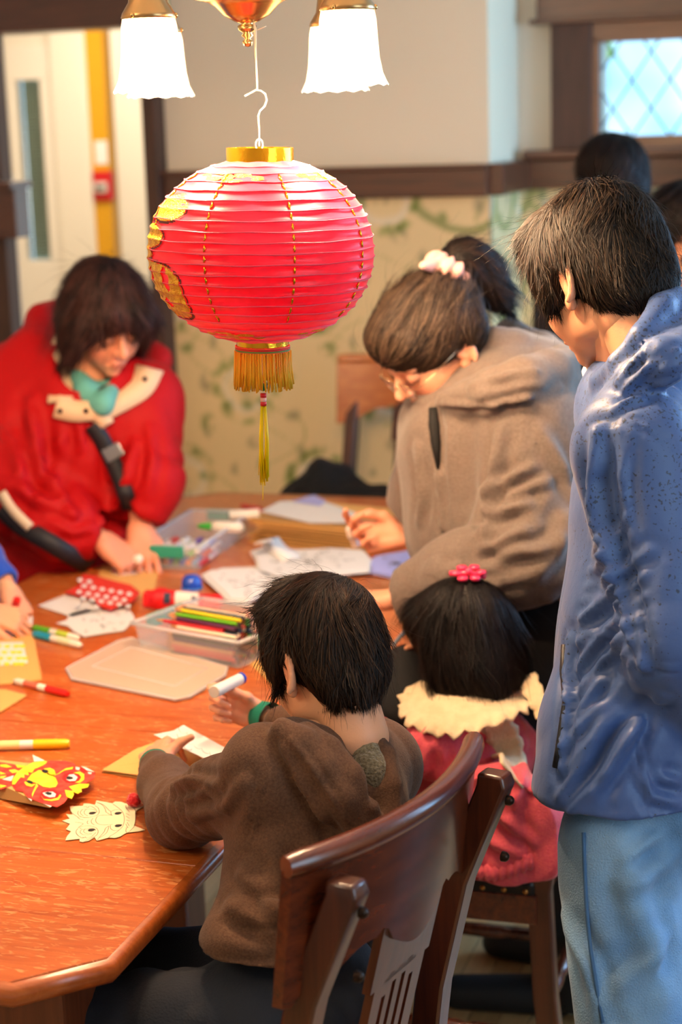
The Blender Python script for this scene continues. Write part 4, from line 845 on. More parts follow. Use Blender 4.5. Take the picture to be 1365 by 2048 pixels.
MB().lathe([(0,0),(.012,.0),(.0125,.002),(.0125,.05)], 16, TM((0,0,0), _ry(PI/2))).build('tube', mwhite, gs, smooth=True, auto=40); MB().lathe([(.0132,.05),(.0135,.075),(0,.076)], 16, TM((0,0,0), _ry(PI/2))).build('cap', mat('cap_cream','#e8dcc8',.4), gs, smooth=True, auto=40)
marker('red marker lying behind the far marker box', ZP(484,1011,TZ+.009), ZP(522,1019,TZ+.009), mat('cap_c8202a','#c8202a',.35), mat('marker_red','#c43020',.4), r=.007)
# red pouch with white label, and the blue lid behind it
ra, rb_ = ZP(322,1198,TZ+.022), ZP(432,1203,TZ+.018); o_ = (ra+rb_)/2; o_[2] = TZ
V_ = Vol(o_-.14, o_+.14, .003); d_ = (rb_-ra)/np.linalg.norm(rb_-ra); V_.cone(ra, rb_, .022, .016, k=0).box(ra-d_*.015+[0,0,.0], (.012,.02,.014), R=frame(d_), rad=.004, k=.012); V_.cut(o_+[0,0,.001], (0,0,-1))
v_, q_ = V_.mesh(); N = normals(v_, q_); v_ = v_+N*(vnoise(v_, 45)*.004)[:,None]; v_[:,2] = np.maximum(v_[:,2], TZ+.0008)
t = thing('red_pouch', 'red soft pouch with a white printed label behind the pencil box', 'pouch', o_); link_mesh('pouch_body', v_-o_, q_, mat('pouch_red', '#d4121a', .45), t)
m = MB(); L_ = np.linalg.norm(rb_-ra)
def capsurf(s0, s1, a0, a1, rr, n=8):
    V = []; sd = np.cross(d_, [0,0,1.]); 
    for i in range(n+1):
        for j in range(n+1):
            s_ = s0+(s1-s0)*i/n; a = a0+(a1-a0)*j/n; r = .022+(.016-.022)*s_+rr; V.append(ra+d_*L_*s_+r*(math.cos(a)*sd+math.sin(a)*np.array([0,0,1.]))-o_)
    return V, [[i*(n+1)+j, (i+1)*(n+1)+j, (i+1)*(n+1)+j+1, i*(n+1)+j+1] for i in range(n) for j in range(n)]
MB().add(*capsurf(.30, .72, -.5, 1.2, .0035)).build('label_patch', white, t, smooth=True)
MB().add(*capsurf(.10, .22, -.1, .9, .0035)).build('printed_mark', mat('navy_print','#28304a',.6), t, smooth=True); MB().add(*capsurf(.60, .68, .1, .7, .0045)).build('printed_mark', mat('navy_print','#28304a',.6), t, smooth=True)
bc = ZP(384,1178,TZ); t = thing('blue_cap', 'round blue cap standing behind the red pouch', 'cap', bc)
MB().lathe([(0,.034),(.012,.033),(.020,.027),(.0235,.016),(.0235,0)], 24).build('dome', mat('cap_blue','#1246b4',.25,coat=.5), t, smooth=True); MB().tube([(.0238*math.cos(a), .0238*math.sin(a), .003) for a in np.linspace(0,2*PI,25)], .0018, 6).build('rim', mat('cap_blue_light','#5aa0e8',.25), t, smooth=True)
# loose sheets
sheet('kraft_sheet', 'large kraft sheet at the left edge under the blue-sleeved hand', 'paper', [(-60,1255),(64,1252),(84,1360),(-60,1377)], kraft, layers=[
  ('white_patch', white, .0004, [('poly', [(-40,1286),(46,1284),(56,1326),(-40,1335)], 0)]),
  ('yellow_scales', yel_p, .0007, [('poly', [(x-6+dx,y),(x+6+dx,y-1),(x+7+dx,y+3),(x+1+dx,y+7),(x-6+dx,y+4)], 0) for y in (1290,1302,1314,1325) for x, dx in [(xx, (y-1290)*.2+((y//12)%2)*8) for xx in (-30,-12,6,24,36)]])])
sheet('kraft_sheet', 'small kraft sheet corner at the left edge below the red-capped marker', 'paper', [(-60,1378),(10,1379),(55,1391),(0,1425),(-60,1440)], kraft, z=TZ+.0022)
sk = mat('sketch_grey', '#4c463e', .8); sk2 = mat('sketch_olive', '#b0aa6a', .8); skr = mat('crayon_scale_red', '#d83020', .7)
def scribble(pts, n, seed):
    r = np.random.default_rng(seed); P_ = np.array(pts, float); c = P_.mean(0); out = []
    for i in range(n):
        p = c+(P_[r.integers(len(P_))]-c)*r.random()*.8; a = r.random()*6; out.append(('line', smoothline([p+np.array([math.cos(a+k)*6, math.sin(a+k)*2.2])*(.5+r.random()) for k in range(4)], 3), .0017))
    return out
wz = [('dragon_sheet','blank white sheet beside the red scale-patterned cut-out', [(76,1212),(132,1190),(192,1200),(204,1220),(146,1234)], white, 0),
 ('dragon_mask_cutout','uncoloured white dragon mask at the left end of the pencil box', [(112,1247),(133,1241),(140,1228),(165,1221),(205,1221),(258,1219),(270,1236),(262,1247),(248,1262),(215,1266),(168,1274),(148,1263),(136,1252)], white, 14),
 ('dragon_mask_cutout','white dragon cut-out under the blue-sleeved child’s hands', [(-30,1240),(20,1236),(66,1234),(64,1258),(40,1270),(-30,1282)], white, 14)]
for nm, lb, pts, m_, ns_ in wz:
    sheet(nm, lb, 'paper', pts, m_, z=TZ+.003, layers=[('drawn_lines', sk, .0003, scribble(pts, ns_, len(lb)))] if ns_ else ())
rs = [(130,1186),(158,1172),(165,1150),(188,1153),(232,1165),(262,1172),(280,1187),(268,1203),(246,1210),(222,1221),(196,1212),(188,1199)]
sc_items = []
for j in range(5):
    for i in range(7):
        x = 160+i*18+(j%2)*9-j*1; y = 1160+j*12+i*3.2
        if 140 < x < 262 and (x-130)*.25+1150 < y < 1215: sc_items.append(('poly', [(x-5,y-2),(x+2,y-4.5),(x+7,y),(x+3,y+4),(x-4,y+3)], 0))
sheet('scale_cutout', 'crumpled red and white scale-patterned cut-out near the red-jacketed woman', 'paper', rs, skr, z=TZ+.012, th=.003, layers=[('white_scales', white, .0008, sc_items)])
sheet('kraft_sheet', 'kraft sheet with a red and white cut-out under the hands of the woman in red', 'paper', [(196,1156),(206,1124),(324,1114),(306,1194),(268,1196),(240,1185)], kraft, layers=[
  ('white_cutout', white, .0006, [('poly', [(222,1146),(228,1130),(262,1126),(300,1124),(302,1138),(268,1148),(240,1151)], 0)]), ('red_scales', skr, .0010, [('poly', [(x,y),(x+8,y-2),(x+10,y+4),(x+2,y+6)], 0) for x, y in ((224,1140),(232,1132),(236,1142),(246,1131),(248,1140),(258,1130))])])
def stack(name, label, pts, n, m_, z, dz_, jit, group, ns_=10, th=.0009, seed=1):
    r = np.random.default_rng(seed)
    for i in range(n):
        d = r.normal(size=2)*jit*np.array([1,.35]); pp = [(x+d[0], y+d[1]) for x, y in pts]; top = i == n-1
        sheet(name, label+(', topmost' if top else ', lower down'), 'paper', pp, m_, z=z+dz_*i, th=th, group=None if top else group, layers=[('drawn_lines', sk, .0003, scribble(pp, ns_, seed+i))] if top and ns_ else ())
stack('dragon_sheet', 'printed dragon sheet in the pile left of the boy’s hair', [(412,1152),(432,1142),(505,1139),(540,1150),(573,1163),(560,1180),(500,1200),(462,1200),(445,1182)], 6, white, TZ+.001, .0028, 5, 'near pile of printed sheets', 26, .002, 3)
stack('dragon_sheet', 'printed dragon sheet in the pile beyond the boy’s head', [(505,1108),(530,1098),(600,1104),(660,1100),(722,1104),(738,1122),(735,1142),(650,1150),(590,1172),(520,1150),(515,1125)], 6, white, TZ+.001, .0028, 6, 'middle pile of printed sheets', 60, .002, 5)
stack('dragon_sheet', 'lavender printed sheet between the mother’s two hands', [(735,1128),(760,1112),(840,1099),(856,1112),(820,1135),(790,1156),(745,1146)], 3, lav, TZ+.001, .003, 4, 'lavender printed sheets', 24, .002, 9)
c_ = ZP(545,1118,TZ+.02); m = MB()
cu = [ZP(518,1090,TZ+.055), ZP(530,1082,TZ+.045), ZP(545,1100,TZ+.022), ZP(575,1122,TZ+.018)]; V = []
for p in cu:
    V += [p-CM[:,0]*.012+np.array([0,0,-.0]), p+CM[:,0]*.022+np.array([0,.03,.004])]
m.add([x-c_ for x in V], [[2*i,2*i+2,2*i+3,2*i+1] for i in range(3)]); ob = m.build('curled_paper', white, smooth=True); ob.location = c_; sm = ob.modifiers.new('s','SOLIDIFY'); sm.thickness = .0015; tag(ob, 'curled white paper strip rising at the left of the middle pile', 'paper')
# stack of kraft bags with white paper on top
bl, br = ZP(508,1082,TZ), ZP(735,1108,TZ); uu = (br-bl)/np.linalg.norm(br-bl); vv = np.array([-uu[1],uu[0],0]); Lb = np.linalg.norm(br-bl)
for i in range(13):
    j_ = rng.normal(size=3)*np.array([.008,.009,.04]); base = bl+uu*(j_[0]+.0)+vv*j_[1]-uu*.012*math.sin(i*.7); poly = [(0,0),(Lb,0),(Lb+.01,.24),(.0,.24)]
    t = thing('paper_bag', 'flat kraft paper bag %s the thick pile at the far table end' % ('on top of' if i == 12 else 'within'), 'paper bag', base+[0,0,.0006+i*.0046], math.atan2(uu[1],uu[0])+j_[2], 'kraft bags within the pile' if i < 12 else None)
    MB().prism(poly, 0, .0026).build('sheet', kraft, t); MB().prism([(.01,.0),(Lb-.01,.0),(Lb-.01,.05),(.01,.05)], .0027, .0034).build('bottom_fold', kraftd, t)
zt3 = TZ+.0625
sheet('white_sheet', 'white paper lying on top of the kraft bag pile', 'paper', [(522,1023),(560,1003),(640,1000),(722,1030),(715,1046),(620,1046)], white, z=zt3)
sheet('white_sheet', 'blue-tinted white paper at the back of the kraft bag pile', 'paper', [(585,1003),(628,990),(652,1002),(640,1012)], lav, z=zt3+.002)
sheet('kraft_envelope', 'kraft envelope corner between the pencil box and the boy’s face', 'envelope', [(500,1328),(556,1284),(660,1290),(660,1392),(560,1390),(541,1367)], kraft, z=TZ+.001)
sheet('kraft_envelope', 'kraft envelope the little girl draws on at the table edge', 'envelope', [(690,1290),(768,1293),(818,1318),(816,1324),(690,1362)], kraft, z=TZ+.006, th=.002, layers=[('white_insert', white, .0006, [('poly', [(690,1292),(760,1290),(788,1312),(690,1334)], 0)]), ('drawn_lines', sk, .0010, scribble([(700,1300),(770,1305),(720,1325)], 8, 4))])
a = ZP(784,1294,TZ+.010); b_ = P(836,1232,3.12)
pencil('light blue pencil held upright by the little girl over her envelope', b_, a, '#5aa8e8', r=.0042)
# coat heap and bag beyond the table
def heap(name, label, cat, c, r, col, seed, amp=.03):
    c = np.array(c, float); v_ = Vol(c-np.array(r)*1.5, c+np.array(r)*1.5, .012); v_.ell(c, r, k=0); rg = np.random.default_rng(seed)
    for i in range(7): v_.ell(c+rg.normal(size=3)*np.array(r)*.4, np.array(r)*(.3+.3*rg.random()), k=.03)
    V, q = v_.mesh(); N = normals(V, q); V = V+N*(amp*vnoise(V, 9, seed)+amp*.4*vnoise(V, 22, seed))[:,None]; ob = link_mesh(name, V-c, q, mat('cloth'+col[1:], col, .85, bump=.4, bscale=60)); ob.location = c; return tag(ob, label, cat)
heap('coat', 'black coat heaped on the chair beyond the far end of the table', 'coat', (-1.62,4.93,.66), (.20,.15,.09), '#0c0b0d', 3)
heap('coat', 'dark brown coat hanging over the chair seat beside the wallpaper', 'coat', (-1.27,4.93,.66), (.15,.14,.18), '#2a1c20', 5)
heap('bag', 'black bag on the floor side behind the little girl’s chair', 'bag', (-.22,3.62,.26), (.15,.14,.26), '#0b0a0c', 8)
heap('coat', 'black filler lump on the lap of the little girl under the table edge', 'coat', P(812,1385,3.30), (.085,.10,.085), '#0b0a0c', 12, .02)  # stand-in lump added to darken the area below the table edge
# ------------------------------------------------------------------ figures
CR3 = CM[:,0].copy(); CR3[2] = 0; CR3 /= np.linalg.norm(CR3); CF3 = np.cross([0,0,1.], CR3)   # across / away, level
def dirv(az, pitch=0):   # az degrees to the left of straight away from the camera; pitch down positive
    a = R_(az); h = CF3*math.cos(a)-CR3*math.sin(a); return h*math.cos(R_(pitch))-np.array([0,0,1.])*math.sin(R_(pitch))
class Head:
    def __init__(s, c, fwd, sc, up=(0,0,1), roll=0):
        s.c = np.asarray(c, float); s.s = sc; s.R = frame(fwd, up); s.nb = None
        if roll: s.R = s.R @ _ry(R_(roll))
    def T(s, x, y, z): return s.c+s.R@(np.array([x,y,z])*s.s)
    def L(s, W): return (W-s.c)@s.R/s.s
    def skin(s, h=.0028, face=True):
        v = Vol(s.c-.16*s.s, s.c+.16*s.s, h); k = s.s; T = s.T; E = lambda p, r, kk=.012, op='add': v.ell(T(*p), np.array(r)*k, s.R, kk*k, op)
        E((0,-.012,.035),(.073,.093,.082)); E((0,.028,-.018),(.061,.060,.082),.02); E((0,.034,-.064),(.050,.046,.046),.02); E((0,.070,-.098),(.017,.015,.015),.022)
        for x in (-1,1):
            E((x*.036,.056,-.034),(.024,.024,.028),.02); E((x*.046,-.0,-.055),(.014,.03,.03),.02)
        v.cone(T(0,.086,.020), T(0,.112,-.020), .0065*k, .0115*k, .010*k)
        for x in (-1,1):
            E((x*.0115,.098,-.026),(.0075,.0095,.0065),.004); v.cone(T(x*.012,.086,.030), T(x*.046,.074,.028), .009*k, .007*k, .014*k)
            E((x*.031,.094,.010),(.017,.010,.009),.008,'sub'); E((x*.031,.078,.008),(.0145,.0135,.0115),.003)
            R2 = s.R@_rz(x*.35)@_rx(-.15)
            v.ell(T(x*.0775,-.014,-.004), np.array((.0075,.018,.031))*k, R2, .004*k); v.ell(T(x*.072,-.003,-.034), np.array((.008,.010,.012))*k, R2, .006*k)
            v.ell(T(x*.0880,-.011,-.004), np.array((.0085,.0125,.021))*k, R2, .003*k, 'sub')
            hx = [T(x*(.079+.009*(.5-.5*math.cos(a_))), -.010-.0205*math.sin(a_)*1.0, -.002+.034*math.cos(a_)) for a_ in np.linspace(-.9, 2.75, 12)]; v.chain(hx, [.0030*k]+[.0042*k]*9+[.0045*k,.005*k], .003*k)
        E((0,.094,-.0545),(.022,.0085,.0058),.003); E((0,.0925,-.0640),(.0185,.0085,.0062),.003); E((0,.080,-.076),(.02,.012,.006),.01)
        n0 = T(0,-.030,-.045); n1 = T(0,-.045,-.125)
        if s.nb is not None: dn_ = s.nb-n0; n1 = n0+dn_/np.linalg.norm(dn_)*min(.075*k, np.linalg.norm(dn_))
        v.cone(n0, n1, .050*k, .048*k, .02*k)
        V, q = v.mesh(); return relax(V, q, 1), q
    def colour(s, V, base, red=.35):
        q = s.L(V); c = np.tile(np.array(C(base)[:3]), (len(V),1)); near = lambda p, r: np.exp(-((np.linalg.norm((q-np.array(p))/np.array(r), axis=1))**2))[:,None]
        lip = near((0,.097,-.059),(.021,.012,.0085)); c = c*(1-lip*.75)+np.array(C('#b5504a')[:3])*lip*.75
        for x in (-1,1):
            w_ = near((x*.04,.07,-.03),(.026,.03,.022))+near((x*.083,-.01,-.005),(.018,.024,.034)); w_ = np.clip(w_,0,1); c = c*(1-w_*red)+np.array(C('#d06a52')[:3])*w_*red
        w_ = near((0,.114,-.022),(.014,.012,.014)); c = c*(1-w_*red)+np.array(C('#d06a52')[:3])*w_*red
        return c*(1+.04*vnoise(V, 35, 4))[:,None]
    def features(s, parent, o, hair='#1a1210', brows=True):
        hm = mat('brow'+hair[1:], hair, .7)
        for x in (-1,1):
            if brows:
                MB().tube([s.T(x*u, y, z)-o for u, y, z in ((.014,.0945,.0345),(.024,.0945,.0385),(.036,.090,.040),(.047,.0805,.036))], [.0012,.0022,.0020,.0008], 6).build('eyebrow', hm, parent, smooth=True)
            MB().tube([s.T(x*u, y, z)-o for u, y, z in ((.018,.0905,.003),(.024,.0925,.0005),(.031,.0930,-.0006),(.038,.0910,.0005),(.044,.0865,.003))], .0010, 6).build('eyelashes', hm, parent, smooth=True)
def hand_vol(W, fwd, dorsal, s, side, curls, thumb=None, h=.0022, spread=.05):
    """W wrist, side=+1: thumb on the right of the finger direction when the back faces up"""
    R = frame(fwd, dorsal); W = np.asarray(W, float); v = Vol(W-.05*s-.0*R[:,1]-.13*s, W+.18*s, h); T = lambda x,y,z: W+R@(np.array([x*side,y,z])*s)
    bx = (.031,.0105,-.0105,-.030); by = (.088,.092,.088,.079)
    v.cone(T(0,-.05,0), T(0,.008,0), .0245*s, .0235*s, .01*s, flat=R[:,2], fl=.78)
    for i in range(4): v.cone(T(bx[i]*.55,.008,0), T(bx[i],by[i],0), .0145*s, .0108*s, .014*s)
    v.ell(T(-.018,.035,-.008), np.array((.015,.028,.012))*s, R, .012*s); v.ell(T(.020,.030,-.009), np.array((.014,.025,.013))*s, R, .012*s)
    for i in range(4):
        f = (.96,1.06,1.0,.80)[i]; L = (.043*f,.027*f,.022*f); r = np.array((.0094,.0084,.0076,.0062))*(.97,1,.96,.86)[i]; p = np.array([bx[i],by[i],0.]); a = 0; sp = (.5,.15,-.2,-.6)[i]*spread*4
        pts = [p.copy()]
        for j in range(3): a += R_(curls[i][j]); d = np.array([math.sin(sp)*math.cos(a), math.cos(sp)*math.cos(a), -math.sin(a)]); p = p+d*L[j]; pts.append(p.copy())
        pw = [T(*p) for p in pts]; fv = None
        for j in range(3): v.cone(pw[j], pw[j+1], r[j]*s, r[j+1]*s, (.004 if j else .006)*s)
    th = thumb or [(.020,.018,-.006),(.040,.046,-.016),(.052,.074,-.020),(.056,.098,-.022)]
    v.chain([T(*p) for p in th], [.0145*s,.0115*s,.0098*s,.0075*s], .008*s)
    V, q = v.mesh(); return (relax(V, q, 1), q, T, R)
def tips(W, R, s, side, curls, i, spread=.05): pass
def body_mesh(parent, o, head, skin_hex, limbs, hands, sub=()):
    """limbs: list of (points, radii) -> one coarse volume; head and hands are finer and run into it"""
    allp = np.concatenate([np.array(p) for p, r in limbs]); lo, hi = allp.min(0)-.2, allp.max(0)+.2; v = Vol(lo, hi, .009)
    for p, r in limbs: v.chain(p, r, .02)
    V, q = v.mesh(); cols = [np.tile(np.array(C(skin_hex)[:3]), (len(V),1))]; parts = [(V, q)]
    if head is not None: hv, hq = head.skin(); parts.append((hv, hq)); cols.append(head.colour(hv, skin_hex))
    for hd in hands:
        n = vnoise(hd[0], 50, 3)[:,None]; c = np.tile(np.array(C(skin_hex)[:3]), (len(hd[0]),1)); rd = np.array(C('#d8705a')[:3]); parts.append(hd[:2]); cols.append(c*.75+rd*.25+.03*n*c)
    V, q = merge(parts); c = np.concatenate(cols); m_ = mat('skin'+skin_hex[1:], skin_hex, .48, attr='Col', sss=.12, bump=.08, bscale=350)
    return link_mesh('body', V-o, q, m_, parent, True, np.clip(c, 0, 1))
def garment(name, parent, o, vol, m_, fn=None, it=1):
    V, q = vol.mesh(); V = relax(V, q, it); N = normals(V, q)
    if fn is not None:
        V = fn(V, N)
    return link_mesh(name, V-o, q, m_, parent)
def hair_mat(hexa, hi='#6a5138', name=None):
    k = name or 'hair'+hexa[1:]
    if k in MATS: return MATS[k]
    return mat(k, hexa, .5, attr='Col', spec=.22)
def hair(parent, o, head, spec, hexa, hexb, n=4000, length=.10, whorl=(.015,-.055,.12), down=.5, thick=.012, wid=.0011, seed=0, tipout=.0, h=.0032, name='hair', field=None, flying=.03, off=.0018, region=None, curl=.0, low=.11, clm=.6):
    """spec(vol, head): fills the shell volume"""
    rg = np.random.default_rng(seed); s = head.s; v = Vol(head.c-.22*s, head.c+.22*s, h); spec(v, head); V, q = v.mesh(); V = relax(V, q, 1); N = normals(V, q); Lq = head.L(V)
    wl = np.array(whorl)
    def dfield(W):
        l = head.L(W); rad = l-wl; d = rad/(np.linalg.norm(rad, axis=1, keepdims=True)+1e-6); d[:,2] -= down*np.clip((.10-l[:,2])/.10, 0, 1.4)
        if field is not None: d = field(l, d)
        return d@head.R.T
    # groove the shell along the flow
    D = dfield(V); D -= (D*N).sum(1,keepdims=True)*N; D /= np.linalg.norm(D, axis=1, keepdims=True)+1e-9; B = np.cross(N, D)
    g = vnoise(np.stack([(V*B).sum(1)*1.0, (V*D).sum(1)*.12, Lq[:,0]*.2+Lq[:,1]*.1], 1), 210, seed); g2_ = vnoise(np.stack([(V*B).sum(1), (V*D).sum(1)*.25, Lq[:,2]*.1], 1), 75, seed+5); V2 = V+N*(g*.0018*s+g2_*.0035*s)[:,None]
    ca, cb = np.array(C(hexa)[:3]), np.array(C(hexb)[:3])
    base = link_mesh(name, V2-o, q, hair_mat('#ffffff', name='hair_mat'), parent, True, ca*(.8+.2*g[:,None]))
    ok = np.ones(len(V), bool) if region is None else region(Lq); idx = rg.choice(np.nonzero(ok)[0], n); p = V[idx]+rg.normal(size=(n,3))*.002; K = 11
    ln = length*s*(.55+.6*rg.random(n))*np.clip((head.L(p)[:,2]+low)/.09, .22, 1); offs = off*(.2+1.5*rg.random(n)); clump = np.stack([vnoise(p, 38, 1+seed), vnoise(p, 38, 2+seed), vnoise(p, 38, 3+seed)], 1)
    fly = rg.random(n) < flying; pts = [p.copy()]; dprev = None
    for j in range(K-1):
        d = dfield(p); g_ = v.grad(p); sd = v.sample(p); dd = d-(d*g_).sum(1,keepdims=True)*g_*(.95 if j < K-4 else .6); dd /= np.linalg.norm(dd, axis=1, keepdims=True)+1e-9
        dd = dd+clump*(clm+curl*j)+rg.normal(size=(n,3))*.10; dd[fly] += g_[fly]*.35+rg.normal(size=(fly.sum(),3))*.25
        if dprev is not None: dd = dd*.5+dprev*.5
        dd /= np.linalg.norm(dd, axis=1, keepdims=True)+1e-9; dprev = dd; p = p+dd*(ln/(K-1))[:,None]
        sd = v.sample(p); g_ = v.grad(p); tgt = offs+tipout*j/K; push = np.where(sd < tgt, tgt-sd, np.where(fly, 0, -(sd-tgt)*(.5 if j < K-4 else .1))); push = np.clip(push, -.004, .01); p = p+g_*push[:,None]; pts.append(p.copy())
    A = np.stack(pts, 1); T_ = np.gradient(A, axis=1); T_ /= np.linalg.norm(T_, axis=2, keepdims=True)+1e-9; G = np.stack([v.grad(A[:,j]) for j in range(K)], 1); S_ = np.cross(T_, G); S_ /= np.linalg.norm(S_, axis=2, keepdims=True)+1e-9
    wj = wid*np.sin(np.linspace(.35, PI*.985, K))**.6; wj = wj[None,:,None]*(.6+.8*rg.random(n))[:,None,None]; wj = np.where(fly[:,None,None], wj*.45, wj)
    VV = np.stack([A-S_*wj/2, A+G*wj*.35, A+S_*wj/2], 2).reshape(-1,3); ii = (np.arange(n)[:,None,None]*K*3+np.arange(K-1)[None,:,None]*3+np.arange(2)[None,None,:])
    Q = np.stack([ii, ii+1, ii+4, ii+3], -1).reshape(-1,4); t = rg.random(n)[:,None]**1.6; cc_ = (ca*(1-t)+cb*t)*(.75+.5*rg.random(n)[:,None]); cc_ = np.repeat(cc_, K*3, 0)
    st_ = link_mesh('hair_strands', VV-o, Q, hair_mat('#ffffff', name='hair_mat'), base, True, cc_); st_['kind'] = 'stuff'
    return base
def E_(v, hd, p, r, k=.012, op='add', R2=None): return v.ell(hd.T(*p), np.array(r)*hd.s, hd.R if R2 is None else hd.R@R2, k*hd.s, op)
def shoe(parent, o, heel, toe, m_, s=1.0):
    heel = np.array(heel, float); toe = np.array(toe, float); v = Vol(np.minimum(heel,toe)-.1, np.maximum(heel,toe)+.14, .007); v.cone(heel+[0,0,.045*s], toe+[0,0,.035*s], .042*s, .036*s, .01); v.cone(heel+[0,0,.05], heel+[0,0,.11*s], .04*s, .042*s, .02); v.cut((heel[0],heel[1],.004), (0,0,-1))
    garment('shoe', parent, o, v, m_)
up3 = np.array([0,0,1.])
# ============ the boy in brown
def boy():
    o = np.array([-.80,2.06,0.]); t = thing('person', 'boy with short dark hair in a brown hooded sweatshirt, seated at the table', 'person', o)
    hd = Head(P(648,1318,2.45), dirv(38, 17), .90, roll=0)
    nb = P(664,1478,2.46); hip = np.array([-.745,2.04,.625]); chest = P(640,1640,2.42); chest[2] += 0
    shl, shr = P(532,1535,2.36), P(752,1530,2.53); el = ZP(366,1628,TZ+.050); wl = ZP(311,1530,TZ+.040); er = ZP(690,1485,TZ+.06); wr = ZP(522,1432,TZ+.062)
    hl = hand_vol(wl, dirv(6, -4), up3*.9+CR3*-.5, .74, 1, [(35,50,30),(38,52,30),(42,55,32),(45,55,35)], thumb=[(.020,.018,-.006),(.040,.040,-.004),(.062,.050,-.004),(.088,.050,-.006)], h=.0017)
    fr_ = dirv(78, -18); hr = hand_vol(wr, fr_, -CF3*.6+up3*-.25+CR3*.2, .66, 1, [(30,40,15),(55,75,40),(60,80,45),(62,80,45)], thumb=[(.020,.018,-.006),(.038,.040,-.022),(.040,.066,-.034),(.034,.090,-.036)], h=.0017)
    hr = hand_vol(wr, fr_, CF3*.75-up3*.2+CR3*.3, .72, -1, [(35,45,20),(60,80,40),(62,85,45),(64,85,45)], thumb=[(.020,.018,-.006),(.036,.040,-.024),(.040,.068,-.036),(.036,.094,-.040)], h=.0017)
    kl, kr = np.array([-1.10,1.93,.585]), np.array([-1.06,2.16,.56])
    limbs = [([nb+(0,0,.05),nb-(0,0,.02),chest,hip], [.036,.045,.075,.06]), ([shl,el,wl],[.03,.022,.016]), ([shr,er,wr],[.03,.022,.016]), ([hip+[0,-.06,-.02],kl,kl+[.03,.02,-.47]],[.04,.038,.026]), ([hip+[0,.06,-.02],kr,kr+[.03,.02,-.45]],[.04,.038,.026]),
             ([hd.T(0,-.03,-.05), nb],[.042,.044])]
    body_mesh(t, o, hd, '#e6a880', limbs, [hl, hr])
    hd.features(t, o)
    cm_ = mat('sweatshirt_brown', '#4e3220', .9, sheen=.08, bump=.35, bscale=500, noise='#5c3f2b', nscale=300)
    v = Vol((-1.16,1.86,.46), (-.5,2.7,1.08), .0052)
    v.chain([nb-(0,0,.045), chest, (chest+hip)/2, hip+[0,0,.06]], [.085,.122,.118,.142], .05, flat=dirv(38), fl=.78)
    v.cone(shl, nb-(0,0,.03), .058, .05, .04); v.cone(shr, nb-(0,0,.03), .055, .05, .04)
    eld = el-shl; v.chain([shl-(0,0,.02), shl*.45+el*.55-(0,0,.004), el], [.060,.052,.048], .03); v.chain([el, el*.4+wl*.6, wl-(wl-el)*.05], [.048,.041,.030], .02)
    v.chain([shr, er], [.06,.046], .03); v.chain([er, wr*.75+er*.25], [.046,.030], .02)
    uw = (wr-er)/np.linalg.norm(wr-er); cut_r = wr-uw*.012; v.cut(cut_r, uw, .07)
    uwl = (wl-el)/np.linalg.norm(wl-el); cut_l = wl-uwl*.010; v.cut(cut_l, uwl, .07); v.cut((0,0,.728), (0,0,-1))
    # hood lying on the back
    b0 = -dirv(38); rt = np.cross(dirv(38), up3)
    q_ = lambda pts, off: [on(v, x, y, off, 2.42) for x, y in pts]
    l1 = q_([(566,1462),(600,1490),(640,1540),(676,1600),(716,1650),(748,1652)], .020); l2 = q_([(612,1462),(655,1500),(695,1556),(728,1612),(752,1640)], .026); l3 = q_([(742,1470),(768,1510),(780,1570),(780,1630),(764,1655)], .020)
    v.chain(l1, [.020,.026,.030,.030,.026,.018], .010); v.chain(l2, [.016,.022,.024,.022,.014], .004); v.chain(l3, [.016,.018,.018,.018,.014], .006)
    cv = [on(v, x, y, .016, 2.42) for x, y in ((722,1480),(744,1540),(758,1600))]; v.chain(cv, [.020,.018,.010], .008, op='sub')
    v.cone(nb+(0,0,.055), nb+(0,0,.005), .060, .050, .008, op='sub')
    def fn(V, N):
        V = softfold(V, N, .0035, 16, 3, direction=(shl-hip)); V = ripples(V, N, shl, el, .0035, .036, .75, .3, 1, .10); V = ripples(V, N, el, wl, .0022, .034, .35, .4, 2, .09); V = ripples(V, N, hip+(0,0,.24), hip+(0,0,.08), .008, .035, .7, .4, 5, .2)
        cs = [([(578,1480),(620,1530),(655,1590),(690,1650)], .004, .005), ([(560,1500),(590,1560),(640,1640),(690,1700)], .006, .006), ([(505,1515),(517,1580),(505,1650),(480,1700)], .0022, .0035), ([(340,1565),(380,1555),(430,1580)], .008, .010), ([(360,1598),(400,1590),(430,1612)], .006, .008), ([(375,1640),(440,1625),(480,1560)], .009, .007), ([(530,1690),(560,1780),(540,1850)], .014, .009), ([(480,1740),(530,1800),(560,1850)], .012, .010), ([(455,1790),(500,1840),(560,1870)], .010, .010), ([(640,1700),(600,1800),(560,1840)], .012, .007)]
        return creases(V, N, cs)
    garment('sweatshirt', t, o, v, cm_, fn)
    # fleece inner collar
    v = Vol(nb-.12, nb+.12, .0035); ax = frame(dirv(38), up3+dirv(38)*.2); ring = [nb+(0,0,.004)+ax@np.array([.047*math.cos(a), .050*math.sin(a)-.004, .006*math.sin(a)]) for a in np.linspace(0, 2*PI, 17)]
    v.chain(ring, [.0135]*17, .004); v.chain([P(730,1490,2.40),P(742,1540,2.375),P(758,1600,2.365)], [.024,.022,.016], .012)
    v.chain([P(722,1480,2.415),P(744,1540,2.40),P(760,1600,2.40)], [.026,.024,.016], .01)
    garment('inner_collar', t, o, v, mat('fleece_grey', '#66583f', .95, sheen=.6, bump=1, bscale=260, noise='#8a7c60', nscale=260), lambda V, N: V+N*(.0012*vnoise(V, 160))[:,None])
    tealm = mat('cuff_teal', '#0c7a60', .8, bump=.6, bscale=300, stretch=(3,3,.3))
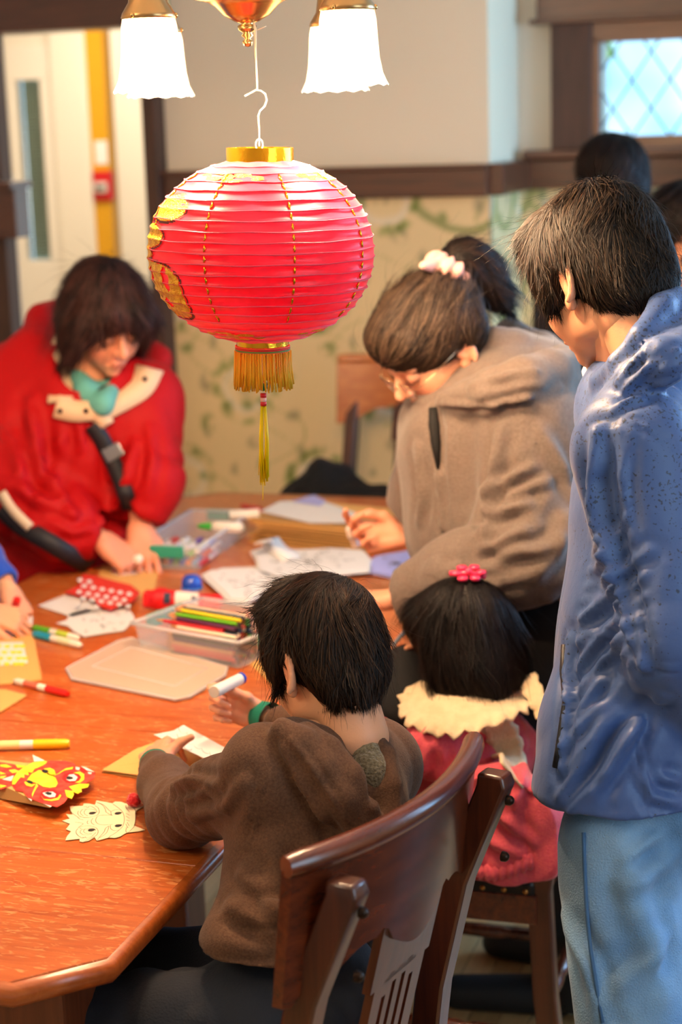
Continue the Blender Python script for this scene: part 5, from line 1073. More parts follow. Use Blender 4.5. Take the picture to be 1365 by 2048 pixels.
    for w0, u_ in ((cut_r, uw), (cut_l, uwl)):
        f3 = frame(u_, up3); m = MB(); Rm = np.stack([f3[:,0], f3[:,2], f3[:,1]], 1); m.lathe([(.028,-.012),(.0265,.002),(.0255,.016),(.0225,.017),(.021,0)], 28, TM(w0, Rm)); mm = m.build('cuff', tealm, None, smooth=True)
        mm.parent = t; mm.location = -o
    jm = mat('trousers_slate', '#1c2029', .9, bump=.3, bscale=300)
    v = Vol((-1.25,1.82,.02), (-.58,2.35,.72), .008); v.ell(hip-(0,0,.03), (.135,.145,.125), k=.03)
    for k_, y in ((kl,-.065),(kr,.065)): v.chain([hip+[-.02,y,-.01], k_, k_+[.03,.02,-.45]], [.088,.066,.050], .03)
    garment('trousers', t, o, v, jm, lambda V, N: softfold(V, N, .006, 18, 4))
    sm_ = mat('shoe_dark', '#15161a', .6)
    for k_ in (kl, kr): shoe(t, o, (k_[0]+.05,k_[1]+.02,0), (k_[0]-.09,k_[1]+.03,0), sm_, .8)
    def shell(v, h_):
        E_(v,h_,(0,-.012,.042),(.083,.103,.090)); E_(v,h_,(0,-.058,-.008),(.070,.055,.072),.02); E_(v,h_,(0,.045,.085),(.066,.05,.042),.02)
        for x in (-1,1): E_(v,h_,(x*.066,.018,.015),(.018,.035,.045),.015)
        E_(v,h_,(0,.125,-.030),(.10,.070,.095),.006,'sub')
        for x in (-1,1): E_(v,h_,(x*.088,-.004,-.030),(.026,.024,.042),.006,'sub'); E_(v,h_,(x*.075,.012,-.06),(.03,.045,.045),.01,'sub')
        v.cut(h_.T(0,-.07,-.078), h_.R@np.array([0,-.35,-1.0]), None, .006*h_.s); v.cut(h_.T(0,.02,-.045), h_.R@np.array([0,.25,-1.0]), None, .006)
    hair(t, o, hd, shell, '#0b0706', '#3e2817', 8000, .085, whorl=(.030,-.050,.125), down=.8, seed=11, wid=.0012, flying=.04, tipout=.0015, clm=.85)
    gs = wr+fr_*.058-CF3*.0+up3*.018
    g = thing('glue_stick', 'white glue stick held up in the boy’s right hand', 'glue', P(458,1375,2.90)); ax = frame(dirv(100, 22)*-1); Rm = np.stack([ax[:,0], ax[:,2], ax[:,1]], 1)
    a_, b_ = P(428,1384,2.86)-np.array(g.location), P(474,1361,2.93)-np.array(g.location); dd = (b_-a_); L = np.linalg.norm(dd); f3 = frame(dd, up3); Rm = np.stack([f3[:,0], f3[:,2], f3[:,1]], 1)
    MB().lathe([(0,0),(.0095,0),(.0105,.001),(.0105,.030),(.0098,.0305),(.0098,L+.01)], 20, TM(a_, Rm)).build('tube', mwhite, g, smooth=True, auto=40)
    MB().lathe([(.0100,L+.008),(.0102,L+.016),(0,L+.017)], 20, TM(a_, Rm)).build('cap', mat('cap_blue','#1246b4',.25,coat=.5), g, smooth=True, auto=40)
boy()
# ============ the little girl in the coral dress
def girl():
    o = np.array([-.76,2.98,0.]); t = thing('person', 'little girl with dark hair, cream ruffled collar and coral pink dress', 'person', o)
    hd = Head(P(928,1285,3.14), dirv(50, 24), .86)
    nb = P(940,1398,3.12); hip = np.array([-.745,2.985,.535]); shl, shr = P(872,1500,3.07), P(1008,1490,3.17); el = P(800,1512,3.09); wl = P(738,1430,3.14); er = P(870,1400,3.3); wr = P(880,1275,3.27)
    hl = hand_vol(wl, dirv(25,10), up3-CR3*.4, .55, 1, [(25,30,20)]*4, h=.0018); hr = hand_vol(P(872,1262,3.26), dirv(60,30), up3+CR3*.4, .55, -1, [(45,55,30)]*4, h=.0018)
    limbs = [([nb+(0,0,.04),nb-(0,0,.06),hip],[.03,.045,.055]), ([shl,el,wl],[.025,.02,.015]), ([shr,er,wr],[.025,.02,.015]), ([hip+[0,-.05,0],hip+[-.22,-.05,-.02],hip+[-.24,-.05,-.28]],[.045,.034,.024]), ([hip+[0,.05,0],hip+[-.22,.05,-.02],hip+[-.24,.05,-.28]],[.045,.034,.024])]
    body_mesh(t, o, hd, '#e6a880', limbs, [hl, hr]); hd.features(t, o)
    dm = mat('dress_coral', '#c84458', .8, sheen=.3, bump=.5, bscale=420, noise='#d0525a', nscale=200)
    v = Vol((-1.08,2.72,.44), (-.5,3.25,.95), .0055); f_ = dirv(70)
    v.chain([nb-(0,0,.05), nb*.5+hip*.5, hip+(0,0,.03)], [.075,.105,.125], .04); v.cone(shl, nb-(0,0,.04), .045, .04, .03); v.cone(shr, nb-(0,0,.04), .045, .04, .03)
    v.ell(P(1000,1640,3.0), (.115,.095,.10), k=.04); v.ell(P(985,1700,3.01), (.12,.09,.055), k=.03); v.ell(hip+(-.08,0,0), (.14,.14,.07), k=.03)
    v.chain([shl,el],[.052,.046],.03); v.chain([el,el*.3+wl*.7],[.046,.026],.015); v.chain([shr,er,er*.4+wr*.6],[.05,.042,.026],.02)
    v.cut((0,0,.496),(0,0,-1))
    def fn(V, N):
        V = softfold(V, N, .009, 13, 6, direction=(0,0,1)); V = softfold(V, N, .004, 30, 8, direction=nb-hip); V = ripples(V, N, shl, el, .004, .025, .6, .4, 3, .08)
        return creases(V, N, [([(850,1490),(840,1540),(800,1570)],.009,.010), ([(960,1560),(1030,1600)],.012,.012), ([(940,1640),(985,1690),(1040,1710)],.009,.012), ([(960,1600),(1010,1650),(1060,1690)],.009,.010), ([(1060,1480),(1050,1560),(1020,1640)],.01,.010), ([(800,1460),(770,1500),(790,1550)],.008,.008), ([(940,1660),(950,1700),(955,1735)],.008,.008), ([(880,1480),(900,1560),(900,1650)],.01,.008)])
    garment('dress', t, o, v, dm, fn)
        # gathered hem band
    hem = [on(v,x,y,0,2.96) for x,y in ((925,1722),(945,1738),(985,1745),(1025,1738),(1058,1722))]; vd = v; v = Vol(np.min(hem,0)-.05, np.max(hem,0)+.05, .003); v.chain(hem, [.014]*5, .004); 
    garment('hem_band', t, o, v, dm, lambda V, N: V+N*(.0022*np.sin(((V-o)@CR3)*520))[:,None]); v = vd
    # ruffled collar: broad yoke with wavy rim and two tie strips
    colm = mat('collar_cream', '#cdb48e', .75, bump=.5, bscale=200, noise='#d8c19c', nscale=40); fw_ = dirv(58); rt_ = np.cross(fw_, up3); n1, n2 = 96, 14; V = []
    cc2 = nb+(0,0,.014)
    for i in range(n1):
        a = 2*PI*i/n1
        for j in range(n2):
            u = j/(n2-1); rx, ry = .040+u*.098, .040+u*.082; wav = math.sin(a*17)*.5+math.sin(a*29+1)*.5; rr = 1+(.05*wav if u > .8 else 0)*(u-.8)/.2
            V.append(cc2+rt_*rx*math.cos(a)*rr+fw_*ry*math.sin(a)*rr+up3*(.012-.022*u**1.6-.026*u*abs(math.cos(a))**2+(.006*math.sin(a*23) if u > .82 else 0)))
    m = MB(); m.add(V, [[i*n2+j, i*n2+j+1, ((i+1)%n1)*n2+j+1, ((i+1)%n1)*n2+j] for i in range(n1) for j in range(n2-1)]); ob = m.build('collar', colm, None, smooth=True); ob.parent = t; ob.location = -o; sm = ob.modifiers.new('s','SOLIDIFY'); sm.thickness = .003
    def strip(pts, w0, w1):
        pts = smoothline(pts, 5); k = len(pts); V = []; Fs = []; nn = 7
        for i, p in enumerate(pts):
            tt = pts[min(i+1,k-1)]-pts[max(i-1,0)]; sd = np.cross(tt, CM[:,2]); sd /= np.linalg.norm(sd); w_ = w0+(w1-w0)*i/(k-1)
            for j in range(nn): u = (j/(nn-1)-.5)*2; V.append(p+sd*w_*u*(1+.12*math.sin(i*1.9))+CM[:,2]*(.004*math.sin(i*1.7+u)*abs(u)+.003))
        Fs = [[i*nn+j, i*nn+j+1, (i+1)*nn+j+1, (i+1)*nn+j] for i in range(k-1) for j in range(nn-1)]; ob = MB().add(V, Fs).build('collar_tie', colm, None, smooth=True); ob.parent = t; ob.location = -o; sm = ob.modifiers.new('s','SOLIDIFY'); sm.thickness = .004
    strip([on(v,990,1440,.012,2.99),on(v,1008,1475,.014,2.96),on(v,1018,1512,.014,2.95),on(v,1026,1548,.018,2.95)], .028, .030); strip([P(1052,1350,3.10),P(1068,1385,3.06),P(1086,1420,3.04),P(1100,1450,3.03)], .018, .015)
    def shell(v, h_):
        E_(v,h_,(0,-.012,.042),(.086,.106,.092)); E_(v,h_,(0,-.052,-.045),(.088,.062,.105),.03); E_(v,h_,(0,.06,.07),(.07,.045,.05),.02)
        for x in (-1,1): E_(v,h_,(x*.072,.005,-.03),(.028,.050,.085),.02)
        E_(v,h_,(0,.135,-.040),(.066,.070,.095),.006,'sub'); v.cut(h_.T(0,-.05,-.135), h_.R@np.array([0,-.35,-1.0]), None, .006)
    hair(t, o, hd, shell, '#060404', '#1c110d', 5500, .15, whorl=(.0,-.055,.13), down=.9, seed=21, wid=.0013, flying=.02, low=.2)
    hc = P(938,1146,3.10); cl = MB()
    for i in range(6):
        a = i*PI/3; p = CR3*.022*math.cos(a)+up3*.008*math.sin(a)+CF3*.012*math.sin(a); cl.lathe([(0,.005),(.008,.004),(.0105,0),(.008,-.004),(0,-.005)], 12, TM(hc+p-o))
    cl.lathe([(0,.010),(.006,.007),(.007,.003)], 12, TM(hc-o)); cl.tube([hc-o+CR3*-.034, hc-o, hc-o+CR3*.03-up3*.008], .005, 8); cl.build('hair_clip', mat('clip_pink', '#e8305a', .3, coat=.4), t, smooth=True)
    sm_ = mat('shoe_dark', '#15161a', .6)
    for y in (-.05,.05): shoe(t, o+(0,0,0), (o[0]-.20,o[1]+y,0), (o[0]-.30,o[1]+y,0), sm_, .6)
    for ch in t.children:
        if ch.name.startswith('shoe'): ch.location.z += .14
girl()
# ============ the standing man in the blue jacket
def man():
    o = np.array([-.30,2.37,0.]); t = thing('person', 'standing man in a blue rain-specked jacket and light blue jeans', 'person', o)
    F_ = dirv(53); Lf = -np.cross(F_, up3)       # his left
    hd = Head(P(1200,556,2.49), dirv(35, 25), .97)
    nb = P(1290,745,2.52); chest = P(1325,1000,2.50); hip = P(1322,1560,2.45); shl = P(1272,905,2.35); shr = P(1370,880,2.72); el = P(1350,1285,2.30); wl = P(1470,1500,2.36); er = P(1330,1250,2.85); wr = P(1230,1400,2.9)
    hl = hand_vol(wl, dirv(-60, 30), -CF3, .95, 1, [(30,40,20)]*4, h=.003); hr = hand_vol(wr, dirv(70,60), CF3, .95, -1, [(30,40,20)]*4, h=.003)
    ll0, ll1, ll2 = P(1240,1690,2.40), P(1262,2120,2.36), None; ll2 = np.array([ll1[0]+.03,ll1[1]-.0,.08]); rl0, rl1 = ll0-Lf*.17, ll1-Lf*.16; rl2 = ll2-Lf*.16
    limbs = [([hd.T(0,-.03,-.06),nb,chest,hip],[.056,.062,.09,.085]), ([shl,el,wl],[.04,.034,.024]), ([shr,er,wr],[.04,.034,.024]), ([ll0,ll1,ll2],[.055,.05,.035]), ([rl0,rl1,rl2],[.055,.05,.035])]
    body_mesh(t, o, hd, '#e0a078', limbs, [hl, hr]); hd.features(t, o)
    jk = bpy.data.materials.new('nylon_blue'); jk.use_nodes = True; n = jk.node_tree; b = n.nodes['Principled BSDF']; L = n.links.new
    tc_ = n.nodes.new('ShaderNodeTexCoord'); q1 = n.nodes.new('ShaderNodeTexNoise'); q1.inputs['Scale'].default_value = 230; q1.inputs['Detail'].default_value = 1; L(tc_.outputs['Object'], q1.inputs['Vector'])
    q2 = n.nodes.new('ShaderNodeTexNoise'); q2.inputs['Scale'].default_value = 11; q2.inputs['Detail'].default_value = 2; L(tc_.outputs['Object'], q2.inputs['Vector'])
    sp = n.nodes.new('ShaderNodeSeparateXYZ'); L(tc_.outputs['Object'], sp.inputs[0]); mr = n.nodes.new('ShaderNodeMapRange'); mr.inputs[1].default_value = .95; mr.inputs[2].default_value = 1.35; mr.inputs[3].default_value = 0; mr.inputs[4].default_value = .13; L(sp.outputs[2], mr.inputs[0])
    ad = n.nodes.new('ShaderNodeMath'); ad.operation = 'ADD'; L(q1.outputs['Fac'], ad.inputs[0]); L(mr.outputs[0], ad.inputs[1]); ml = n.nodes.new('ShaderNodeMath'); ml.operation = 'MULTIPLY_ADD'; L(q2.outputs['Fac'], ml.inputs[0]); ml.inputs[1].default_value = .35; L(ad.outputs[0], ml.inputs[2])
    rp = n.nodes.new('ShaderNodeValToRGB'); rp.color_ramp.elements[0].position = .93; rp.color_ramp.elements[1].position = .97; rp.color_ramp.elements[0].color = C('#38548a'); rp.color_ramp.elements[1].color = C('#1c2c48'); L(ml.outputs[0], rp.inputs['Fac']); L(rp.outputs['Color'], b.inputs['Base Color'])
    b.inputs['Roughness'].default_value = .5; b.inputs['Sheen Weight'].default_value = .15; b.inputs['Specular IOR Level'].default_value = .5
    q3 = n.nodes.new('ShaderNodeTexNoise'); q3.inputs['Scale'].default_value = 24; q3.inputs['Detail'].default_value = 5; L(tc_.outputs['Object'], q3.inputs['Vector']); bu = n.nodes.new('ShaderNodeBump'); bu.inputs['Strength'].default_value = .35; bu.inputs['Distance'].default_value = .006; L(q3.outputs['Fac'], bu.inputs['Height']); L(bu.outputs['Normal'], b.inputs['Normal'])
    v = Vol((-.72,1.98,.74), (.10,2.98,1.56), .0062)
    v.chain([nb-(0,0,.06), chest, chest*.5+hip*.5, hip-(0,0,.20)], [.10,.140,.155,.178], .05, flat=F_, fl=.80)
    v.cone(shl+(0,0,.01), nb-(0,0,.05), .074, .075, .05); v.cone(shr+(0,0,.01), nb-(0,0,.05), .074, .075, .05)
    v.chain([chest-F_*.01, hip+F_*.030-(0,0,.2)], [.115,.160], .04); v.cone(P(1235,1480,2.42), P(1228,1760,2.42), .11, .125, .04)
    v.chain([shl, el], [.084,.070], .03); v.chain([el, el*.15+wl*.85], [.070,.045], .02); v.chain([shr, er], [.08,.064], .03); v.chain([er, wr], [.064,.045], .02)
    v.cut((0,0,P(1200,1652,2.3)[2]), (0,0,-1))
    v.cone(hip-(0,0,.06), hip-(0,0,.30), .130, .165, .01, op='sub', flat=F_, fl=.80)
    # collar and hood
    v.chain([P(1208,800,2.46),P(1205,765,2.43),P(1240,728,2.36),P(1285,672,2.34),P(1325,615,2.38),P(1375,585,2.46)], [.016,.017,.016,.016,.017,.018], .010)
    v.chain([P(1215,826,2.43),P(1232,795,2.37),P(1275,760,2.32),P(1330,720,2.30),P(1400,690,2.36)], [.016,.022,.028,.034,.036], .010)
    v.chain([P(1255,752,2.36),P(1310,700,2.36),P(1370,660,2.42),P(1440,650,2.52)], [.02,.030,.040,.040], .012)
    v.chain([P(1375,585,2.46),P(1420,620,2.58),P(1380,680,2.68),P(1300,720,2.68),P(1230,760,2.58),P(1208,795,2.47)], [.018,.024,.024,.022,.018,.016], .012)
    v.cone(nb+(0,0,.10), nb-(0,0,.02), .075, .060, .01, op='sub')
    def fn(V, N):
        V = softfold(V, N, .004, 10, 5, direction=up3*.8+F_*-.5)
        cs = []
        for a in range(8): cs.append(([(1112+a*6,1600-a*52), (1165+a*9,1520-a*52), (1225+a*10,1420-a*46)], .007, .0075))
        for a in range(5): cs.append(([(1140+a*22,1625-a*8), (1200+a*20,1540-a*20), (1262+a*15,1440-a*10)], .008, .0065))
        for a in range(6): cs.append(([(1192+a*13,846), (1186+a*13,930+a*6), (1192+a*14,1010+a*14)], .0055, .0060))
        for a in range(5): cs.append(([(1160+a*5,1240-a*34), (1190+a*7,1205-a*32), (1222+a*5,1160-a*30)], .006, .0055))
        for a in range(3): cs.append(([(1240+a*12,1120+a*50), (1252+a*13,1180+a*55), (1256+a*16,1240+a*50)], .005, .005))
        cs += [([(1130,1285),(1127,1340),(1133,1400),(1118,1500),(1112,1540)], .006, .012), ([(1115,1225),(1150,1262),(1215,1275),(1250,1270)], .0022, .0035), ([(1275,1360),(1285,1480),(1305,1640)], .0022, .0035), ([(1180,846),(1240,836),(1300,848),(1350,890)], .0025, .004), ([(1284,1345),(1330,1340),(1364,1345)], .0025, .004), ([(1362,1600),(1310,1590),(1290,1540)], .007, .007), ([(1362,1560),(1320,1560)], .007, .007)]
        cs += [([(1186,870),(1180,960),(1196,1050),(1215,1120),(1240,1220),(1280,1330)], .010, .020), ([(1222,812),(1270,795),(1362,760)], .005, .008), ([(1240,775),(1290,735),(1362,700)], .004, .007), ([(1225,765),(1262,722),(1290,690)], .004, .006)]
        V = creases(V, N, cs); V = ripples(V, N, shl, el, .0025, .05, .9, .35, 6, .13); V = ripples(V, N, el, wl, .003, .05, .2, .4, 7, .12)
        return V
    garment('jacket', t, o, v, jk, fn)
    zp = MB().tube([on(v,x,y,.002)-o for x,y in ((1130,1290),(1127,1340),(1133,1400),(1118,1500),(1112,1535))], .005, 6); zp.build('pocket_zip', mat('zip_black', '#10141c', .5), t, smooth=True)
    ln = MB().tube([P(1300,690,2.42)-o, P(1345,655,2.46)-o, P(1400,650,2.55)-o], [.02,.03,.03], 12); ln.build('hood_lining', mat('lining_cyan', '#3f9cb4', .6), t, smooth=True)
    sh_ = MB().tube([P(1186,742,2.55)-o, P(1190,760,2.53)-o, P(1200,775,2.50)-o], .016, 12); sh_.build('shirt_collar', mat('shirt_white','#e8e2e0',.8), t, smooth=True)
    dn = mat('denim_light', '#7fa6c8', .8, bump=.5, bscale=420, noise='#5d88b4', nscale=6, sheen=.2)
    v = Vol(np.array([-.62,2.02,.03]), np.array([.02,2.72,1.0]), .0075); v.chain([hip-(0,0,.02), (ll0+rl0)/2], [.125,.11], .03)
    for a_, b_, c_ in ((ll0,ll1,ll2),(rl0,rl1,rl2)): v.chain([a_, b_, c_], [.086,.074,.062], .012)
    def fj(V, N):
        V = softfold(V, N, .006, 11, 9, direction=up3*.6+F_*.5); return creases(V, N, [([(1320,1670),(1290,1700),(1250,1720)],.008,.008), ([(1350,1720),(1300,1760),(1250,1770)],.012,.010), ([(1350,1850),(1290,1930),(1220,1990)],.014,.010), ([(1250,1700),(1290,1830),(1330,1980)],.018,.010), ([(1120,1830),(1170,1930),(1190,2030)],.012,.008)])
    garment('jeans', t, o, v, dn, fj)
    # side seam with stitching
    sp_ = [P(x,y,2.36)-o for x,y in ((1170,1670),(1172,1760),(1178,1850),(1190,1950),(1206,2060))]; 
    outw = Lf*.5+F_*.35
    sd = [on(v,x,y,.0,2.3) for x,y in ((1168,1665),(1169,1710),(1171,1760),(1173,1805),(1177,1850),(1182,1900),(1190,1950),(1198,2000),(1206,2046))]
    MB().tube([p-o for p in sd], .0028, 6).build('side_seam', mat('denim_seam','#3f648c',.85), t, smooth=True)
    sm_ = mat('shoe_brown', '#3a2a20', .6)
    for l_ in (ll2, rl2): shoe(t, o, (l_[0]+.03,l_[1],0), (l_[0]-.15,l_[1]+.06,0), sm_)
    def shell(v, h_):
        E_(v,h_,(0,-.014,.042),(.086,.106,.094)); E_(v,h_,(0,-.060,-.010),(.074,.060,.080),.02); E_(v,h_,(0,.050,.078),(.070,.046,.046),.03)
        for x in (-1,1): E_(v,h_,(x*.070,.026,.025),(.018,.034,.045),.015); E_(v,h_,(x*.070,.026,-.015),(.010,.012,.028),.008)
        E_(v,h_,(0,.125,-.040),(.12,.070,.088),.006,'sub')
        for x in (-1,1): E_(v,h_,(x*.092,-.010,-.022),(.026,.027,.046),.006,'sub'); E_(v,h_,(x*.078,.018,-.070),(.035,.050,.052),.01,'sub')
        v.cut(h_.T(0,-.08,-.085), h_.R@np.array([0,-.40,-1.0]), None, .006)
    hair(t, o, hd, shell, '#0d0806', '#37281a', 12000, .080, whorl=(.025,-.050,.125), down=1.0, seed=31, wid=.0012, flying=.05, tipout=.002, clm=.8, low=.075)
man()
# ============ the mother bending over the table
def mother():
    o = np.array([-.66,3.30,0.]); t = thing('person', 'woman with glasses, pink scrunchie and taupe hooded coat bending over the table', 'person', o)
    fw = -CR3*.66-up3*.66-CF3*.30; hd = Head(P(868,690,3.36), fw, 1.02, up=up3*.75-CR3*.45-CF3*.35)
    nb = P(975,735,3.46); chest = P(960,880,3.42); waist = P(1010,1060,3.42); hip = P(1055,1240,3.42)
    shl = P(1065,850,3.26); el = P(1062,1100,3.20); wl = P(800,1196,3.30); shr = P(880,850,3.62); er = P(845,985,3.68); wr = P(812,1068,3.72)
    hl = hand_vol(wl, -CR3*.9+CF3*.35-up3*.1, up3, .90, 1, [(18,25,15),(15,25,15),(18,25,18),(20,28,18)], h=.003)
    hr = hand_vol(wr, -CR3*.95-up3*.05, -up3*.7+CF3*.75, .95, -1, [(30,45,20),(55,50,30),(60,60,35),(62,65,40)], thumb=[(.020,.018,-.006),(.036,.046,-.022),(.040,.076,-.034),(.034,.104,-.040)], h=.0026)
    legs = [(hip+CR3*.0-CF3*.09, np.array([-.60,3.16,.45]), np.array([-.58,3.2,.08])), (hip+CF3*.09, np.array([-.60,3.42,.45]), np.array([-.55,3.42,.08]))]
    limbs = [([hd.T(0,-.03,-.05),nb,chest,waist,hip],[.05,.058,.09,.09,.11]), ([shl,el,wl],[.035,.03,.022]), ([shr,er,wr],[.035,.03,.022])]+[([a,b,c],[.07,.05,.035]) for a,b,c in legs]
    hd.nb = nb; body_mesh(t, o, hd, '#e4a684', limbs, [hl, hr]); hd.features(t, o)
    wool = mat('coat_taupe', '#675950', .9, sheen=.25, bump=.5, bscale=300, noise='#72635a', nscale=200)
    v = Vol((-1.30,2.85,.72), (-.30,3.85,1.56), .0072)
    v.chain([nb-(0,0,.05), chest+CR3*.03, waist+CR3*.03, hip-(0,0,.12)], [.12,.175,.185,.19], .06, flat=CF3, fl=.92)
    v.cone(P(1050,800,3.42), P(1075,1000,3.45), .115, .125, .06); v.chain([P(890,860,3.48),P(905,1060,3.45)],[.085,.09],.05)
    v.cone(shl, nb-(0,0,.03), .085, .08, .05); v.cone(shr, nb-(0,0,.03), .075, .08, .05)
    v.chain([shl, el], [.098,.094], .03); v.chain([el, P(930,1160,3.22), P(822,1192,3.28)], [.094,.082,.058], .03)
    v.chain([shr, er], [.085,.07], .03); v.chain([er, P(828,1040,3.70)], [.07,.062], .02)
    ul = P(800,1196,3.30)-P(930,1160,3.22); ul /= np.linalg.norm(ul); v.cut(P(815,1195,3.29), ul, .11); v.cone(P(822,1193,3.29), P(790,1198,3.30), .034, .045, .006, op='sub')
    ur = (wr-er)/np.linalg.norm(wr-er); ur = (-CR3*.75-up3*.65); v.cut(P(822,1062,3.71), ur, .10); v.cone(P(835,1052,3.70), P(800,1075,3.72), .036, .052, .006, op='sub')
    v.cut((0,0,P(1100,1215,3.4)[2]-.02), (0,0,-1))
    # hood resting on the shoulders
    q_ = lambda pts, off: [on(v, x, y, off, 3.36) for x, y in pts]
    v.chain(q_([(890,800),(935,795),(990,785),(1050,765),(1105,745),(1128,725)], .012), [.022,.032,.042,.046,.042,.032], .014); v.chain([P(1128,722,3.38),P(1090,695,3.50),P(1020,665,3.56),P(975,690,3.60)], [.030,.032,.030,.026], .016)
    v.chain([P(985,680,3.36),P(1040,700,3.38),P(1090,720,3.40)], [.028,.036,.036], .012)
    v.cone(nb+(0,0,.10)-CR3*.04, nb-(0,0,.0), .07, .058, .015, op='sub'); v.chain([on(v,867,815,0,3.28),on(v,870,860,0,3.25),on(v,873,890,0,3.22),on(v,877,940,0,3.2)], [.012,.014,.012,.007], .006, op='sub')
    def fn(V, N):
        V = softfold(V, N, .006, 9, 5, direction=up3); V = ripples(V, N, el, P(822,1192,3.28), .007, .05, .3, .5, 3, .16); V = ripples(V, N, shl, el, .007, .06, .85, .3, 4, .16)
        cs = [([(1000,850),(985,930),(965,1000),(960,1080)],.012,.016), ([(970,975),(1010,955),(1060,935)],.010,.012), ([(965,1030),(1010,1015),(1060,1000)],.009,.012), ([(985,1000),(1060,970),(1110,960)],.009,.009), ([(1000,1110),(1060,1100),(1120,1080)],.011,.012), ([(960,1100),(1000,1075),(1050,1060)],.009,.010), ([(868,810),(870,960),(880,1060),(900,1140)],.006,.008), ([(1090,860),(1140,940),(1160,1020)],.012,.010),
              ([(880,812),(980,815),(1060,800),(1130,770)],.005,.010), ([(930,770),(1000,750),(1080,735)],.007,.008), ([(1045,810),(1062,880),(1052,960)],.0028,.0035), ([(860,1190),(960,1185),(1040,1160)],.010,.008), ([(910,1130),(930,1180),(915,1230)],.008,.010), ([(1150,1000),(1130,1090),(1060,1160)],.016,.012), ([(830,900),(840,1000),(830,1050)],.010,.010)]
        return creases(V, N, cs)
    garment('coat', t, o, v, wool, fn)
    MB().tube([on(v,867,815,-.002,3.25)-o, on(v,869,850,-.002,3.25)-o, on(v,872,885,-.002,3.25)-o, on(v,877,940,0,3.25)-o], [.009,.012,.010,.003], 10, sq=1).build('dark_shirt', mat('shirt_black','#0c0a0a',.8), t, smooth=True)
    bk = mat('trousers_black', '#0d0b0d', .85, bump=.2, bscale=200); v = Vol((-1.0,2.95,.03), (-.25,3.75,1.05), .009); v.cone(hip+(0,0,.04), hip-(0,0,.08), .15, .15, .03)
    for a,b,c in legs: v.chain([a,b,c],[.105,.08,.06],.02)
    garment('trousers', t, o, v, bk, lambda V, N: softfold(V, N, .006, 10, 2))
    sm_ = mat('shoe_dark', '#15161a', .6); shoe(t, o, (-.62,3.22,0), (-.82,3.20,0), sm_); shoe(t, o, (-.58,3.42,0), (-.79,3.44,0), sm_)
    def shell(v, h_):
        E_(v,h_,(0,-.014,.040),(.083,.104,.091)); E_(v,h_,(0,-.045,.0),(.082,.062,.065),.03); E_(v,h_,(0,.062,.070),(.066,.038,.040),.03)
        E_(v,h_,(0,.135,-.020),(.095,.068,.075),.006,'sub')
        for x in (-1,1): E_(v,h_,(x*.092,-.008,-.030),(.022,.026,.040),.006,'sub'); E_(v,h_,(x*.078,.022,-.055),(.035,.055,.050),.01,'sub'); E_(v,h_,(x*.084,.045,-.01),(.020,.035,.025),.006,'sub')
        v.cut(h_.T(0,-.07,-.060), h_.R@np.array([0,-.55,-1.0]), None, .006)
    tie = np.array([0,-.115,.085])
    def fld(l, d):
        k_ = tie-l; return k_/(np.linalg.norm(k_, axis=1, keepdims=True)+1e-6)
    hair(t, o, hd, shell, '#150d0a', '#5e4a3a', 9000, .11, seed=41, wid=.0016, flying=.012, field=fld, off=.0012)
    def shell2(v, h_):
        E_(v,h_,(0,-.145,.075),(.040,.045,.040)); E_(v,h_,(0,-.160,.030),(.042,.040,.060),.02); E_(v,h_,(0,-.155,-.01),(.034,.028,.045),.02)
    hair(t, o, hd, shell2, '#0b0706', '#2e1e16', 2500, .12, whorl=(0,-.12,.12), down=1.4, seed=43, wid=.0014, name='ponytail', flying=.03)
    sc = hd.T(0,-.115,.088); v = Vol(sc-.08, sc+.08, .003); ax = frame(hd.R@np.array([0,-1.,.3]), up3); ring = [sc+ax@np.array([.028*math.cos(a), 0, .028*math.sin(a)]) for a in np.linspace(0,2*PI,15)]; v.chain(ring, [.016]*15, .006)
    v.cone(sc+hd.R@np.array([-.015,.02,.03]), sc+hd.R@np.array([-.03,.045,.062]), .012, .005, .006)
    garment('scrunchie', t, o, v, mat('scrunchie_pink', '#e8a79a', .7, sheen=.3), lambda V, N: V+N*(.0035*np.sin(np.arctan2((V-sc)@ax[:,2], (V-sc)@ax[:,0])*11))[:,None])
    gm = mat('glasses_wire', '#c9a27a', .2, .9); g = MB()
    for x in (-1,1): g.tube([hd.T(x*.033+.024*math.cos(a), .108-.004*abs(math.cos(a))*(1), -.004+.021*math.sin(a))-o for a in np.linspace(0,2*PI,25)], .0015, 6, False); g.tube([hd.T(x*.057,.104,.004)-o, hd.T(x*.074,.085,.006)-o, hd.T(x*.082,-.005,.006)-o], .0010, 6)
    g.tube([hd.T(-.009,.111,.002)-o, hd.T(0,.114,.005)-o, hd.T(.009,.111,.002)-o], .0010, 6); gl = g.build('glasses', gm, t, smooth=True)
    ln = MB()
    for x in (-1,1): ln.add([hd.T(x*.033+.0235*math.cos(a), .108-.004*abs(math.cos(a)), -.004+.0205*math.sin(a))-o for a in np.linspace(0,2*PI,24,endpoint=False)], [list(range(24))])
    ln.build('lens', mat('lens_glass', '#f0f4ff', .05, alpha=.22, spec=.8), gl)
    a_, b_ = P(702,1055,3.77), P(716,1078,3.78); g = thing('glue_stick', 'small white glue stick pinched in the right hand of the mother in taupe', 'glue', a_); f3 = frame(P(712,1090,3.80)-a_, up3); Rm = np.stack([f3[:,0], f3[:,2], f3[:,1]], 1)
    MB().lathe([(0,-.002),(.010,-.001),(.0125,.003),(.0125,.022),(.009,.023),(.009,.05),(0,.05)], 18, TM((0,0,0), Rm)).build('tube', mwhite, g, smooth=True, auto=40); MB().lathe([(.0127,.020),(.0127,.024)], 18, TM((0,0,0), Rm)).build('collar_band', mat('band_grey','#b8b0b0',.4), g, smooth=True)
mother()
